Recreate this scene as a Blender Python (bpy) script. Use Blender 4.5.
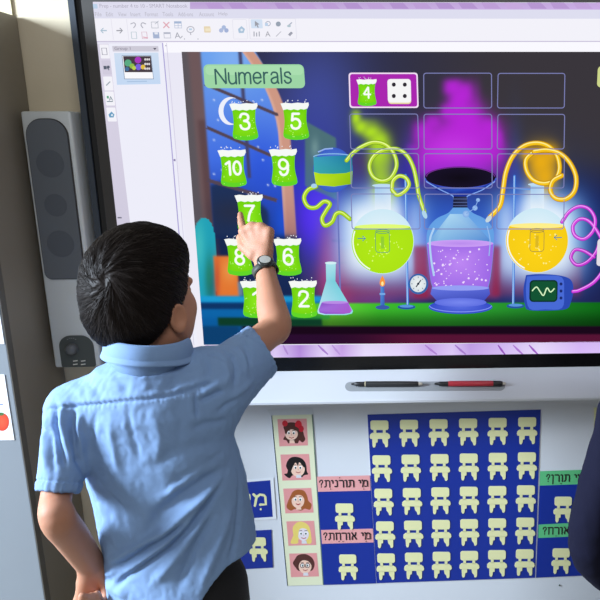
import bpy, math, random
import numpy as np
from mathutils import Vector, Matrix, noise
random.seed(7); RNG = np.random.default_rng(7)
for o in list(bpy.data.objects): bpy.data.objects.remove(o)
SC = bpy.context.scene; COL = SC.collection

# ------------------------------------------------------------------ camera, light, exposure
PITCH, ROLL, YAW = math.radians(12.884), math.radians(-.269), math.radians(1.827)
def _rot(p, ro, ya):
    cp, sp, cr, sr, cy, sy = math.cos(p), math.sin(p), math.cos(ro), math.sin(ro), math.cos(ya), math.sin(ya)
    B = np.array([[1, 0, 0], [0, 0, -1], [0, 1, 0.]])
    return (np.array([[cr, -sr, 0], [sr, cr, 0], [0, 0, 1.]]) @ np.array([[1, 0, 0], [0, cp, -sp], [0, sp, cp]]) @ B
            @ np.array([[cy, -sy, 0], [sy, cy, 0], [0, 0, 1.]]))
CM = _rot(PITCH, ROLL, YAW); CAMP = np.array([0, -1.55, 1.45])
cam_d = bpy.data.cameras.new('camera'); cam = bpy.data.objects.new('camera', cam_d); COL.objects.link(cam)
cam_d.sensor_width = 36; cam_d.sensor_fit = 'HORIZONTAL'; cam_d.lens = 700 / 600 * 36; cam_d.shift_x = -0.25; cam_d.clip_start = .02
cam.matrix_world = Matrix(((CM[0][0], -CM[1][0], -CM[2][0], CAMP[0]), (CM[0][1], -CM[1][1], -CM[2][1], CAMP[1]),
                           (CM[0][2], -CM[1][2], -CM[2][2], CAMP[2]), (0, 0, 0, 1)))
SC.camera = cam
vs = SC.view_settings; vs.view_transform = 'Standard'; vs.look = 'None'; vs.exposure = 0; vs.gamma = 1
try: vs.use_curve_mapping = False
except Exception: pass
W = bpy.data.worlds.new('world'); SC.world = W; W.use_nodes = True
wn = W.node_tree.nodes; wl = W.node_tree.links
bgn = wn['Background']; bgn.inputs[1].default_value = 0.42
tcw = wn.new('ShaderNodeTexCoord'); sxw = wn.new('ShaderNodeSeparateXYZ'); wl.new(tcw.outputs['Generated'], sxw.inputs[0])
rmp = wn.new('ShaderNodeValToRGB'); mrw = wn.new('ShaderNodeMapRange'); mrw.inputs[1].default_value = -1; mrw.inputs[2].default_value = 1
wl.new(sxw.outputs['X'], mrw.inputs[0]); wl.new(mrw.outputs[0], rmp.inputs[0]); wl.new(rmp.outputs[0], bgn.inputs[0])
rmp.color_ramp.elements[0].color = (.94, .97, 1.0, 1); rmp.color_ramp.elements[1].color = (.20, .19, .178, 1)   # bright window side, dim far side of the room
def area(name, loc, target, sx, sy, power, color, spread=180):
    d = bpy.data.lights.new(name, 'AREA'); d.shape = 'RECTANGLE'; d.size = sx; d.size_y = sy; d.energy = power; d.color = color
    d.spread = math.radians(spread)
    o = bpy.data.objects.new(name, d); COL.objects.link(o); o.location = loc
    o.rotation_euler = (Vector(target) - Vector(loc)).to_track_quat('-Z', 'Y').to_euler(); return o
area('window_light', (-3.3, -1.27, 2.15), (-.35, -.4, 1.0), .9, 1.1, 345, (.78, .91, 1.06))
area('ceiling_light', (.3, -1.9, 2.75), (.1, -.2, .9), 1.2, .5, 15, (.97, .98, 1.0))

# ------------------------------------------------------------------ helpers
def at(u, v, Y):                       # a point on the vertical plane y = Y
    d = CM.T @ np.array([(u - 450) / 700, (v - 300) / 700, 1.]); return CAMP + d * ((Y - CAMP[1]) / d[1])
def at_many(U, Vv, Y):
    D = np.stack([(U - 450) / 700, (Vv - 300) / 700, np.ones_like(U)], -1) @ CM
    return CAMP + D * ((Y - CAMP[1]) / D[..., 1])[..., None]
def lin(c):
    c = np.asarray(c, float) / 255.; return np.where(c <= .04045, c / 12.92, ((c + .055) / 1.055) ** 2.4)
MATS = {}
def mat(name, rgb, rough=.6, metal=0., bump=0., bscale=200., var=0., spec=.5, coat=0., sss=0.):
    if name in MATS: return MATS[name]
    m = bpy.data.materials.new(name); m.use_nodes = True; nt = m.node_tree; b = nt.nodes['Principled BSDF']
    col = (*lin(rgb), 1); b.inputs['Base Color'].default_value = col
    b.inputs['Roughness'].default_value = rough; b.inputs['Metallic'].default_value = metal
    b.inputs['Specular IOR Level'].default_value = spec; b.inputs['Coat Weight'].default_value = coat
    if sss: b.inputs['Subsurface Weight'].default_value = sss; b.inputs['Subsurface Radius'].default_value = (.01, .004, .002)
    if bump or var:
        tc = nt.nodes.new('ShaderNodeTexCoord'); n = nt.nodes.new('ShaderNodeTexNoise'); n.inputs['Scale'].default_value = bscale
        n.inputs['Detail'].default_value = 5; nt.links.new(tc.outputs['Object'], n.inputs['Vector'])
        if bump:
            bp = nt.nodes.new('ShaderNodeBump'); bp.inputs['Strength'].default_value = bump; bp.inputs['Distance'].default_value = .002
            nt.links.new(n.outputs['Fac'], bp.inputs['Height']); nt.links.new(bp.outputs['Normal'], b.inputs['Normal'])
        if var:
            mx = nt.nodes.new('ShaderNodeMix'); mx.data_type = 'RGBA'
            n2 = nt.nodes.new('ShaderNodeTexNoise'); n2.inputs['Scale'].default_value = bscale * .12; n2.inputs['Detail'].default_value = 4
            nt.links.new(tc.outputs['Object'], n2.inputs['Vector']); nt.links.new(n2.outputs['Fac'], mx.inputs[0])
            mx.inputs[6].default_value = (*[x * (1 - var) for x in col[:3]], 1); mx.inputs[7].default_value = (*[min(1, x * (1 + var)) for x in col[:3]], 1)
            nt.links.new(mx.outputs[2], b.inputs['Base Color'])
    MATS[name] = m; return m
def attr_mat(name, emit, rough=.5):    # colours carried by the mesh: a lit screen's picture or print on paper
    m = bpy.data.materials.new(name); m.use_nodes = True; nt = m.node_tree; b = nt.nodes['Principled BSDF']
    a = nt.nodes.new('ShaderNodeAttribute'); a.attribute_name = 'Col'
    if emit:
        b.inputs['Base Color'].default_value = (0, 0, 0, 1); b.inputs['Specular IOR Level'].default_value = 0; b.inputs['Roughness'].default_value = .8
        nt.links.new(a.outputs['Color'], b.inputs['Emission Color']); b.inputs['Emission Strength'].default_value = 1.0
    else:
        nt.links.new(a.outputs['Color'], b.inputs['Base Color']); b.inputs['Roughness'].default_value = rough
    MATS[name] = m; return m
M_PIX = attr_mat('screen_pixels', True); M_PRINT = attr_mat('printed_paper', False, .45)

def link(o, parent=None):
    COL.objects.link(o)
    if parent is not None: o.parent = parent
    return o
def mesh_obj(name, verts, faces, mats, parent=None, smooth=False, mi=None, cols=None):
    me = bpy.data.meshes.new(name)
    if isinstance(faces, np.ndarray):
        n, k = faces.shape; me.vertices.add(len(verts)); me.vertices.foreach_set('co', np.asarray(verts, np.float32).ravel())
        me.loops.add(n * k); me.loops.foreach_set('vertex_index', faces.astype(np.int32).ravel())
        me.polygons.add(n); me.polygons.foreach_set('loop_start', np.arange(0, n * k, k, dtype=np.int32))
        me.update(calc_edges=True)
    else:
        me.from_pydata([tuple(map(float, v)) for v in verts], [], faces)
    for m in (mats if isinstance(mats, (list, tuple)) else [mats]): me.materials.append(m)
    if mi is not None: me.polygons.foreach_set('material_index', np.asarray(mi, np.int32))
    if smooth: me.polygons.foreach_set('use_smooth', np.ones(len(me.polygons), bool))
    if cols is not None:
        ca = me.attributes.new('Col', 'FLOAT_COLOR', 'POINT'); c4 = np.ones((len(me.vertices), 4), np.float32); c4[:, :3] = cols
        ca.data.foreach_set('color', c4.ravel())
    me.update(); return link(bpy.data.objects.new(name, me), parent)
def tag(o, label=None, cat=None, group=None, kind=None):
    for k, v in (('label', label), ('category', cat), ('group', group), ('kind', kind)):
        if v: o[k] = v
    return o
def thing(name, label, cat, loc=(0, 0, 0), group=None):
    o = bpy.data.objects.new(name, None); o.empty_display_size = .05; link(o); o.location = loc
    BASE[o.name] = np.array(loc, float); return tag(o, label, cat, group)
BASE = {}
class MB:                               # collects closed solids in world coordinates into one mesh
    def __init__(s): s.v = []; s.f = []; s.mi = []
    def add(s, v, f, mi=0):
        n = len(s.v); s.v += [tuple(map(float, p)) for p in v]; s.f += [tuple(i + n for i in q) for q in f]; s.mi += [mi] * len(f)
    def box(s, x0, x1, y0, y1, z0, z1, mi=0, bev=0.):
        if bev <= 0:
            v = [(x, y, z) for x in (x0, x1) for y in (y0, y1) for z in (z0, z1)]
            s.add(v, [(0, 1, 3, 2), (4, 6, 7, 5), (0, 4, 5, 1), (2, 3, 7, 6), (0, 2, 6, 4), (1, 5, 7, 3)], mi); return
        import bmesh
        bm = bmesh.new(); bmesh.ops.create_cube(bm, size=1)
        for w in bm.verts: w.co = ((x0 + x1) / 2 + w.co.x * (x1 - x0), (y0 + y1) / 2 + w.co.y * (y1 - y0), (z0 + z1) / 2 + w.co.z * (z1 - z0))
        bmesh.ops.bevel(bm, geom=bm.edges[:], offset=bev, segments=3, affect='EDGES', profile=.5)
        bm.verts.index_update(); s.add([w.co[:] for w in bm.verts], [[w.index for w in f.verts] for f in bm.faces], mi); bm.free()
    def prism(s, pts, off, mi=0):       # polygon of 3D points pushed along off
        n = len(pts); off = np.array(off); a = [np.array(p) for p in pts]; b = [p + off for p in a]
        s.add(a + b, [tuple(range(n - 1, -1, -1)), tuple(range(n, 2 * n))] + [(i, (i + 1) % n, (i + 1) % n + n, i + n) for i in range(n)], mi)
    def revolve(s, p0, axis, prof, n=24, mi=0):   # prof: (distance along axis, radius)
        ax = Vector(axis).normalized(); q = ax.to_track_quat('Z', 'Y'); v = []; f = []
        for d, r in prof:
            for k in range(n):
                t = 2 * math.pi * k / n; w = q @ Vector((r * math.cos(t), r * math.sin(t), d)); v.append(Vector(p0) + w)
        m = len(prof)
        for i in range(m - 1):
            for k in range(n): f.append((i * n + k, i * n + (k + 1) % n, (i + 1) * n + (k + 1) % n, (i + 1) * n + k))
        f.append(tuple(range(n - 1, -1, -1))); f.append(tuple((m - 1) * n + k for k in range(n))); s.add(v, f, mi)
    def build(s, name, mats, parent=None, smooth=False):
        v = np.array(s.v, float)
        p = parent; 
        while p is not None:
            v = v - np.array(p.location) ; p = p.parent
        o = mesh_obj(name, v, s.f, mats, parent, smooth, s.mi)
        if smooth:
            try:
                o.data.set_sharp_from_angle(angle=math.radians(38))
            except Exception: pass
        return o

# ------------------------------------------------------------------ flat printed / lit artwork, built on its own plane
_txt = {}
def text_shape(s):
    if s in _txt: return _txt[s]
    c = bpy.data.curves.new('t', 'FONT'); c.body = s; c.size = 1; c.resolution_u = 3
    o = bpy.data.objects.new('t', c); COL.objects.link(o); bpy.context.view_layer.update()
    dg = bpy.context.evaluated_depsgraph_get(); me = bpy.data.meshes.new_from_object(o.evaluated_get(dg))
    v = np.array([p.co[:2] for p in me.vertices]).reshape(-1, 2); f = [tuple(p.vertices) for p in me.polygons]
    bpy.data.objects.remove(o); bpy.data.curves.remove(c); bpy.data.meshes.remove(me)
    _txt[s] = (v, f); return v, f
def lean(u): return (474 - u) / 3100.
def spline(pts, n=10):
    P = [np.array(p, float) for p in pts]; P = [2 * P[0] - P[1]] + P + [2 * P[-1] - P[-2]]; out = []
    for i in range(1, len(P) - 2):
        a, b, c, d = P[i - 1:i + 3]
        for k in range(n):
            t = k / n; out.append(.5 * ((2 * b) + (c - a) * t + (2 * a - 5 * b + 4 * c - d) * t * t + (3 * b - a - 3 * c + d) * t ** 3))
    out.append(P[-2]); return out
_e = lambda cx, cy, rx, ry: [(cx + rx * math.cos(2 * math.pi * k / 24), cy + ry * math.sin(2 * math.pi * k / 24)) for k in range(25)]
_six = [(.55, .2), (.47, .05), (.3, 0), (.1, .14), (.03, .5), (.06, .82), (.28, 1), (.5, .93), (.59, .68), (.5, .46), (.3, .39), (.1, .5), (.04, .68)]
GLYPH = {'0': (.6, [('l', _e(.3, .5, .27, .49))]), '1': (.42, [('l', [(.12, .2), (.4, .02), (.4, 1)])]),
    '2': (.6, [('s', [(.03, .27), (.10, .07), (.31, 0), (.53, .08), (.58, .27), (.48, .47), (.2, .75), (.02, .97)]), ('l', [(.02, .97), (.6, .97)])]),
    '3': (.6, [('s', [(.04, .22), (.12, .05), (.3, 0), (.5, .06), (.56, .24), (.48, .40), (.28, .46)]), ('s', [(.28, .46), (.5, .52), (.6, .72), (.52, .93), (.3, 1), (.1, .93), (.02, .76)])]),
    '4': (.62, [('l', [(.46, 1), (.46, 0), (.02, .68), (.62, .68)])]),
    '5': (.6, [('l', [(.54, .03), (.14, .03), (.08, .46)]), ('s', [(.08, .46), (.26, .36), (.48, .42), (.59, .64), (.51, .9), (.29, 1), (.08, .93), (.02, .78)])]),
    '6': (.6, [('s', _six)]), '7': (.6, [('l', [(.02, .03), (.6, .03)]), ('s', [(.6, .03), (.38, .36), (.24, .7), (.19, 1)])]),
    '8': (.6, [('l', _e(.3, .24, .22, .23)), ('l', _e(.3, .73, .27, .26))]), '9': (.6, [('s', [(.6 - x, 1 - y) for x, y in _six])]),
    'N': (.68, [('l', [(0, 1), (0, 0), (.68, 1), (.68, 0)])]), 'l': (0., [('l', [(0, 0), (0, 1)])]),
    'u': (.48, [('s', [(0, .27), (0, .5), (0, .75), (.09, .96), (.25, 1), (.43, .9), (.48, .7)]), ('l', [(.48, .27), (.48, 1)])]),
    'm': (.76, [('l', [(0, .27), (0, 1)]), ('s', [(0, .52), (.1, .32), (.25, .27), (.36, .36), (.38, .55), (.38, .8), (.38, 1)]), ('s', [(.38, .52), (.48, .32), (.63, .27), (.74, .36), (.76, .55), (.76, .8), (.76, 1)])]),
    'e': (.5, [('l', [(.02, .62), (.5, .62)]), ('s', [(.5, .62), (.45, .37), (.26, .27), (.06, .38), (0, .63), (.07, .9), (.27, 1), (.48, .85)])]),
    'r': (.26, [('l', [(0, .27), (0, 1)]), ('s', [(0, .52), (.05, .38), (.14, .29), (.26, .29)])]),
    'a': (.5, [('s', [(.04, .42), (.12, .29), (.28, .27), (.42, .33), (.45, .5), (.45, .75), (.46, .92), (.5, 1)]), ('s', [(.45, .58), (.2, .63), (.03, .75), (.06, .94), (.2, 1), (.36, .94), (.45, .78)])]),
    ' ': (.22, []), 'ו': (.24, [('l', [(0, .1), (.2, .1), (.2, 1)])]), 'י': (.22, [('l', [(0, .1), (.19, .1), (.19, .46)])]), 'ן': (.24, [('l', [(0, .1), (.2, .1), (.19, 1.32)])]),
    'ר': (.56, [('l', [(0, .1), (.48, .1), (.54, .2), (.54, 1)])]), 'ח': (.64, [('l', [(0, .1), (.62, .1), (.62, 1)]), ('l', [(.1, .1), (.1, 1)])]),
    'ת': (.7, [('l', [(.06, .1), (.6, .1), (.67, .2), (.67, 1)]), ('l', [(.2, .1), (.19, .86), (0, .97)])]), 'נ': (.4, [('l', [(.1, .1), (.33, .1), (.35, .93), (0, .93)])]),
    'א': (.66, [('l', [(.06, .06), (.62, .95)]), ('l', [(.56, .06), (.56, .28), (.42, .52)]), ('l', [(.1, .97), (.08, .68), (.26, .42)])]),
    'מ': (.72, [('l', [(.02, .06), (.18, .3), (.05, 1)]), ('l', [(.18, .3), (.38, .1), (.6, .16), (.68, .3), (.68, .93), (.36, .93)])]),
    '?': (.42, [('l', [(.02, .28), (.1, .08), (.28, .02), (.42, .14), (.4, .34), (.24, .52), (.22, .7)]), ('l', [(.22, .94), (.22, .97)])]),
    's': (.42, [('s', [(.42, .42), (.34, .29), (.2, .27), (.05, .34), (.06, .52), (.22, .61), (.4, .7), (.42, .88), (.24, 1), (.08, .95), (0, .82)])])}
class Art:
    def __init__(s, Y, step=.00002): s.Y = Y; s.step = step; s.v = []; s.f = []; s.c = []
    def raw(s, pts, faces, col):
        n = len(s.v); pts = np.array(pts, float)
        if len(pts) == 0: return
        w = at_many(pts[:, 0], pts[:, 1], s.Y); s.v += list(w); s.f += [tuple(i + n for i in q) for q in faces]
        col = np.array(col, float); col = np.broadcast_to(col, (len(pts), 3)); s.c += list(lin(col)); s.Y -= s.step
    def poly(s, pts, col): s.raw(pts, [tuple(range(len(pts)))], col)
    def fan(s, cx, cy, pts, ccol, col):   # radial gradient
        n = len(pts); cols = [ccol] + [col] * n; s.raw([(cx, cy)] + list(pts), [(0, i + 1, (i + 1) % n + 1) for i in range(n)], cols)
    def ellpts(s, cx, cy, rx, ry, a0=0, a1=360, n=28, rot=0):
        o = []; full = abs(a1 - a0) >= 360
        for k in range(n if full else n + 1):
            t = math.radians(a0 + (a1 - a0) * k / n); x = rx * math.cos(t); y = ry * math.sin(t); r = math.radians(rot)
            o.append((cx + x * math.cos(r) - y * math.sin(r), cy + x * math.sin(r) + y * math.cos(r)))
        return o
    def ell(s, cx, cy, rx, ry, col, ccol=None, rot=0, n=28):
        p = s.ellpts(cx, cy, rx, ry, n=n, rot=rot)
        s.fan(cx, cy, p, ccol if ccol is not None else col, col)
    def rpts(s, x0, y0, x1, y1, r=0, n=5):
        cx = (x0 + x1) / 2; cy = (y0 + y1) / 2; k = lean(cx); P = []
        if r <= 0: P = [(x0, y0), (x1, y0), (x1, y1), (x0, y1)]
        else:
            for (a, b, t0) in ((x1 - r, y0 + r, -90), (x1 - r, y1 - r, 0), (x0 + r, y1 - r, 90), (x0 + r, y0 + r, 180)):
                for i in range(n + 1):
                    t = math.radians(t0 + 90 * i / n); P.append((a + r * math.cos(t), b + r * math.sin(t)))
        return [(x + k * (y - cy), y) for x, y in P]
    def rect(s, x0, y0, x1, y1, col, r=0): s.poly(s.rpts(x0, y0, x1, y1, r), col)
    def loop(s, pts, w, col):             # closed outline
        s.line(list(pts) + [pts[0]], w, col, cap=False)
    def line(s, pts, w, col, cap=True):
        P = [np.array(p, float) for p in pts]; v = []; n = len(P)
        if np.isscalar(w): w = [w] * n
        closed = np.allclose(P[0], P[-1])
        for i in range(n):
            a = P[i - 1] if i > 0 else (P[-2] if closed else P[i]); b = P[i + 1] if i < n - 1 else (P[1] if closed else P[i])
            d = b - a; d = d / (np.linalg.norm(d) + 1e-9); q = np.array([-d[1], d[0]]) * w[i] / 2; v += [P[i] + q, P[i] - q]
        s.raw(v, [(2 * i, 2 * i + 1, 2 * i + 3, 2 * i + 2) for i in range(n - 1)], col)
        if cap and w[0] > 2:
            s.ell(*P[0], w[0] / 2, w[0] / 2, col, n=12); s.ell(*P[-1], w[-1] / 2, w[-1] / 2, col, n=12)
    def tube(s, pts, w, col, dark, light, n=8):
        p = spline(pts, n); s.line(p, w, dark); s.line(p, w * .72, col); s.line([q + np.array([-.12 * w, -.16 * w]) for q in p], w * .22, light, cap=False)
    def text(s, t, cx, cy, h, col, width=None, bold=0., slope=0., left=False):
        v, f = text_shape(t)
        if len(v) == 0: return
        lo = v.min(0); hi = v.max(0); k = h / (hi[1] - lo[1]); kx = width / (hi[0] - lo[0]) if width else k
        x = (v[:, 0] - (lo[0] if left else (lo[0] + hi[0]) / 2)) * kx; y = -(v[:, 1] - (lo[1] + hi[1]) / 2) * k
        for dx in ((0,) if not bold else (-bold, 0, bold)):
            s.raw(np.stack([cx + x + dx + lean(cx) * y, cy + y + slope * x], 1), f, col)
    def fade(s, k, to=(243, 242, 250)): s.c = [c * (1 - k) + lin(to) * k for c in s.c]
    def strokes(s, t, cx, cy, h, w, col, slope=0., width=None):   # plain sans lettering drawn as strokes
        pen = 0; items = []
        for ch in t:
            wd, parts = GLYPH[ch]
            for kind, P in parts:
                P = [(x + pen, y) for x, y in P]
                items.append(spline(P, 7) if kind == 's' else P)
            pen += wd + (.2 if ch.isalpha() else .24)
        tot = pen - (.2 if t[-1].isalpha() else .24)
        for P in items:
            Q = []
            for x, y in P:
                dx, dy = (x - tot / 2) * (width / tot if width else h), (y - .5) * h; Q.append((cx + dx + lean(cx) * dy, cy + dy + slope * dx))
            if len(Q) > 4: s.line(Q, w, col, cap=True)
            else:
                for a_, b_ in zip(Q[:-1], Q[1:]): s.line([a_, b_], w, col)
            if w <= 2: s.ell(*Q[0], w / 2, w / 2, col, n=8); s.ell(*Q[-1], w / 2, w / 2, col, n=8)
    def build(s, name, parent, m=None, label=None):
        v = np.array(s.v); p = parent
        while p is not None: v = v - np.array(p.location); p = p.parent
        o = mesh_obj(name, v, s.f, m or M_PIX, parent, cols=np.array(s.c))
        if label: o['label'] = label
        return o

# ------------------------------------------------------------------ sculpting: smooth unions of simple volumes, skinned by surface nets
class Field:
    def __init__(s, lo, hi, h):
        s.lo = np.array(lo, float); s.h = h; s.n = np.ceil((np.array(hi) - s.lo) / h).astype(int) + 1
        s.a = np.full(s.n, .06, np.float32)
        s.ax = [np.arange(s.n[i], dtype=np.float32) * h + s.lo[i] for i in range(3)]
    def _sub(s, lo, hi, m):
        i0 = np.maximum(((np.array(lo) - m - s.lo) / s.h).astype(int), 0); i1 = np.minimum(((np.array(hi) + m - s.lo) / s.h).astype(int) + 2, s.n)
        if (i1 <= i0).any(): return None, None
        sl = tuple(slice(a, b) for a, b in zip(i0, i1))
        X = s.ax[0][sl[0]][:, None, None]; Y = s.ax[1][sl[1]][None, :, None]; Z = s.ax[2][sl[2]][None, None, :]
        return sl, (X, Y, Z)
    def op(s, fn, lo, hi, k=.01, mode='add'):
        sl, G = s._sub(lo, hi, (k + .02) if mode == 'add' else k + .01)
        if sl is None: return
        d = fn(*G).astype(np.float32); a = s.a[sl]
        if mode == 'add':
            t = np.clip(.5 + .5 * (a - d) / k, 0, 1); s.a[sl] = a + (d - a) * t - k * t * (1 - t)
        else:                               # cut
            d = -d; t = np.clip(.5 + .5 * (d - a) / k, 0, 1); s.a[sl] = a + (d - a) * t + k * t * (1 - t)
    def cap(s, a, b, ra, rb, k=.01, mode='add'):
        a = np.array(a, float); b = np.array(b, float); ab = b - a; L = max(float(ab @ ab), 1e-9)
        def fn(X, Y, Z):
            t = np.clip(((X - a[0]) * ab[0] + (Y - a[1]) * ab[1] + (Z - a[2]) * ab[2]) / L, 0, 1)
            return np.sqrt((X - a[0] - t * ab[0]) ** 2 + (Y - a[1] - t * ab[1]) ** 2 + (Z - a[2] - t * ab[2]) ** 2) - (ra + (rb - ra) * t)
        r = max(ra, rb); s.op(fn, np.minimum(a, b) - r, np.maximum(a, b) + r, k, mode)
    def chain(s, pts, rs, k=.01, mode='add'):
        for i in range(len(pts) - 1): s.cap(pts[i], pts[i + 1], rs[i], rs[i + 1], k, mode)
    def limb(s, pts, rs, k=.012, n=6):    # a bent, tapering limb: one spline with its own radius along it
        q = spline([list(p) + [r] for p, r in zip(pts, rs)], n); G = np.array(q); P, R_ = G[:, :3], G[:, 3]
        def fn(X, Y, Z):
            d = None
            for a, b, ra, rb in zip(P[:-1], P[1:], R_[:-1], R_[1:]):
                ab = b - a; L = max(float(ab @ ab), 1e-9); t = np.clip(((X - a[0]) * ab[0] + (Y - a[1]) * ab[1] + (Z - a[2]) * ab[2]) / L, 0, 1)
                e = np.sqrt((X - a[0] - t * ab[0]) ** 2 + (Y - a[1] - t * ab[1]) ** 2 + (Z - a[2] - t * ab[2]) ** 2) - (ra + (rb - ra) * t)
                d = e if d is None else np.minimum(d, e)
            return d
        s.op(fn, P.min(0) - R_.max(), P.max(0) + R_.max(), k)
    def ell(s, c, r, F=None, k=.01, mode='add'):
        c = np.array(c, float); r = np.array(r, float); F = np.eye(3) if F is None else np.array(F)
        def fn(X, Y, Z):
            q = [(F[i][0] * (X - c[0]) + F[i][1] * (Y - c[1]) + F[i][2] * (Z - c[2])) for i in range(3)]
            k0 = np.sqrt(sum((q[i] / r[i]) ** 2 for i in range(3))) + 1e-6; k1 = np.sqrt(sum((q[i] / r[i] ** 2) ** 2 for i in range(3))) + 1e-6
            return k0 * (k0 - 1) / k1
        R = np.sqrt(((F * r[:, None]) ** 2).sum(0)); s.op(fn, c - R, c + R, k, mode)
    def loft(s, zs, cx, cy, ra, rb, yaw, k=.01, grow=0., mode='add', power=2.):
        zs = np.array(zs); ca, sa = math.cos(yaw), math.sin(yaw)
        def fn(X, Y, Z):
            z = np.clip(Z, zs[0], zs[-1]); x0 = np.interp(z, zs, cx); y0 = np.interp(z, zs, cy); A = np.interp(z, zs, ra) + grow; B = np.interp(z, zs, rb) + grow
            x = ((X - x0) * ca + (Y - y0) * sa) / A; y = (-(X - x0) * sa + (Y - y0) * ca) / B
            d = ((np.abs(x) ** power + np.abs(y) ** power) ** (1 / power) - 1) * np.minimum(A, B)
            return np.maximum(d, np.maximum(zs[0] - Z, Z - zs[-1]))
        m = max(max(ra), max(rb)) + grow
        s.op(fn, (min(cx) - m, min(cy) - m, zs[0]), (max(cx) + m, max(cy) + m, zs[-1]), k, mode)
    def half(s, fn): s.a = np.maximum(s.a, fn(s.ax[0][:, None, None], s.ax[1][None, :, None], s.ax[2][None, None, :]).astype(np.float32))
    def mesh(s, relax=1):
        s.a[[0, -1]] = .05; s.a[:, [0, -1]] = .05; s.a[:, :, [0, -1]] = .05
        A = s.a; I = A < 0; n = np.array(A.shape); cnt = np.zeros(n - 1, np.uint8)
        for dx in (0, 1):
            for dy in (0, 1):
                for dz in (0, 1): cnt += I[dx:n[0] - 1 + dx, dy:n[1] - 1 + dy, dz:n[2] - 1 + dz]
        act = np.argwhere((cnt > 0) & (cnt < 8)); del cnt
        idx = np.full(n - 1, -1, np.int32); idx[tuple(act.T)] = np.arange(len(act))
        C8 = np.array([(a, b, c) for a in (0, 1) for b in (0, 1) for c in (0, 1)])
        val = np.stack([A[tuple((act + c).T)] for c in C8], 1)
        P = np.zeros((len(act), 3)); W_ = np.zeros(len(act))
        for i in range(8):
            for j in range(i + 1, 8):
                if abs(C8[i] - C8[j]).sum() != 1: continue
                m = (val[:, i] < 0) != (val[:, j] < 0); t = np.zeros(len(act)); t[m] = val[m, i] / (val[m, i] - val[m, j])
                P += np.where(m[:, None], C8[i] + t[:, None] * (C8[j] - C8[i]), 0); W_ += m
        V = (act + P / W_[:, None]) * s.h + s.lo
        F = []
        for ax in range(3):
            sl0 = [slice(1, n[i] - 1) for i in range(3)]; sl1 = list(sl0); sl0[ax] = slice(0, n[ax] - 1); sl1[ax] = slice(1, n[ax])
            e = np.argwhere(I[tuple(sl0)] != I[tuple(sl1)]); off = np.ones(3, int); off[ax] = 0; e = e + off
            ins = I[tuple(e.T)]; b, c = [i for i in range(3) if i != ax]
            if ax == 1: b, c = c, b
            def g(db, dc):
                q = e.copy(); q[:, b] -= db; q[:, c] -= dc; return idx[tuple(q.T)]
            Q = np.stack([g(1, 1), g(0, 1), g(0, 0), g(1, 0)], 1); Q[~ins] = Q[~ins][:, ::-1]; F.append(Q)
        F = np.concatenate(F); F = F[(F >= 0).all(1)]
        for _ in range(relax): V = smooth_verts(V, F, .5)
        return V, F
def smooth_verts(V, F, w):
    S = np.zeros_like(V); N = np.zeros(len(V))
    for i in range(4):
        j = (i + 1) % 4
        np.add.at(S, F[:, i], V[F[:, j]]); np.add.at(N, F[:, i], 1); np.add.at(S, F[:, j], V[F[:, i]]); np.add.at(N, F[:, j], 1)
    return V + w * (S / np.maximum(N, 1)[:, None] - V)
def normals(V, F):
    n = np.cross(V[F[:, 2]] - V[F[:, 0]], V[F[:, 3]] - V[F[:, 1]]); N = np.zeros_like(V)
    for i in range(4): np.add.at(N, F[:, i], n)
    return N / (np.linalg.norm(N, axis=1, keepdims=True) + 1e-12)
def sstep(a, b, x): t = np.clip((x - a) / (b - a), 0, 1); return t * t * (3 - 2 * t)
def seg_dist(P, a, b):
    a = np.array(a); b = np.array(b); ab = b - a; t = np.clip(((P - a) @ ab) / (ab @ ab), 0, 1); return np.linalg.norm(P - a - t[:, None] * ab, axis=1), t
# ------------------------------------------------------------------ the room
M_WALL = mat('cream_wall_paint', (214, 201, 174), .8, bump=.15, bscale=180, var=.03)
M_WALL2 = mat('yellowed_wall_paint', (216, 208, 172), .8, bump=.15, bscale=180, var=.03)
M_FLOOR = mat('speckled_floor_tile', (150, 142, 130), .5, bump=.05, bscale=60, var=.15)
def struct(name, b, m, label=None):
    o = b.build(name, m); o['kind'] = 'structure'
    if label: o['label'] = label
    return o
b = MB(); b.box(-.865, 2.4, .05, .17, 0, 2.8); struct('wall_back', b, M_WALL, 'cream painted wall behind the display')
b = MB(); b.box(-2.4, -.866, .046, .17, 0, 2.8); struct('wall_left', b, M_WALL2, 'yellowish cream wall strip above the grey cabinet')
b = MB(); b.box(-2.4, 2.4, -2.2, .17, -.1, 0); struct('floor', b, M_FLOOR, 'beige speckled floor')

# whiteboard under the display
M_WB = mat('white_enamel', (212, 217, 224), .28, bump=.03, bscale=40)
M_ALU = mat('brushed_aluminium', (165, 168, 172), .38, .8)
wb = thing('whiteboard', 'white enamel wall board below the display carrying the blue paper charts', 'whiteboard', (.2, .05, .1))
b = MB(); b.box(-.58, 1.3, .0312, .0495, .13, .875); b.build('writing_surface', M_WB, wb)
b = MB()
b.box(-.61, -.58, .024, .0495, .10, .875, bev=.003); b.box(1.3, 1.33, .024, .0495, .10, .875, bev=.003); b.box(-.58, 1.3, .024, .0495, .10, .13, bev=.003)
b.build('frame', M_ALU, wb)

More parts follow.
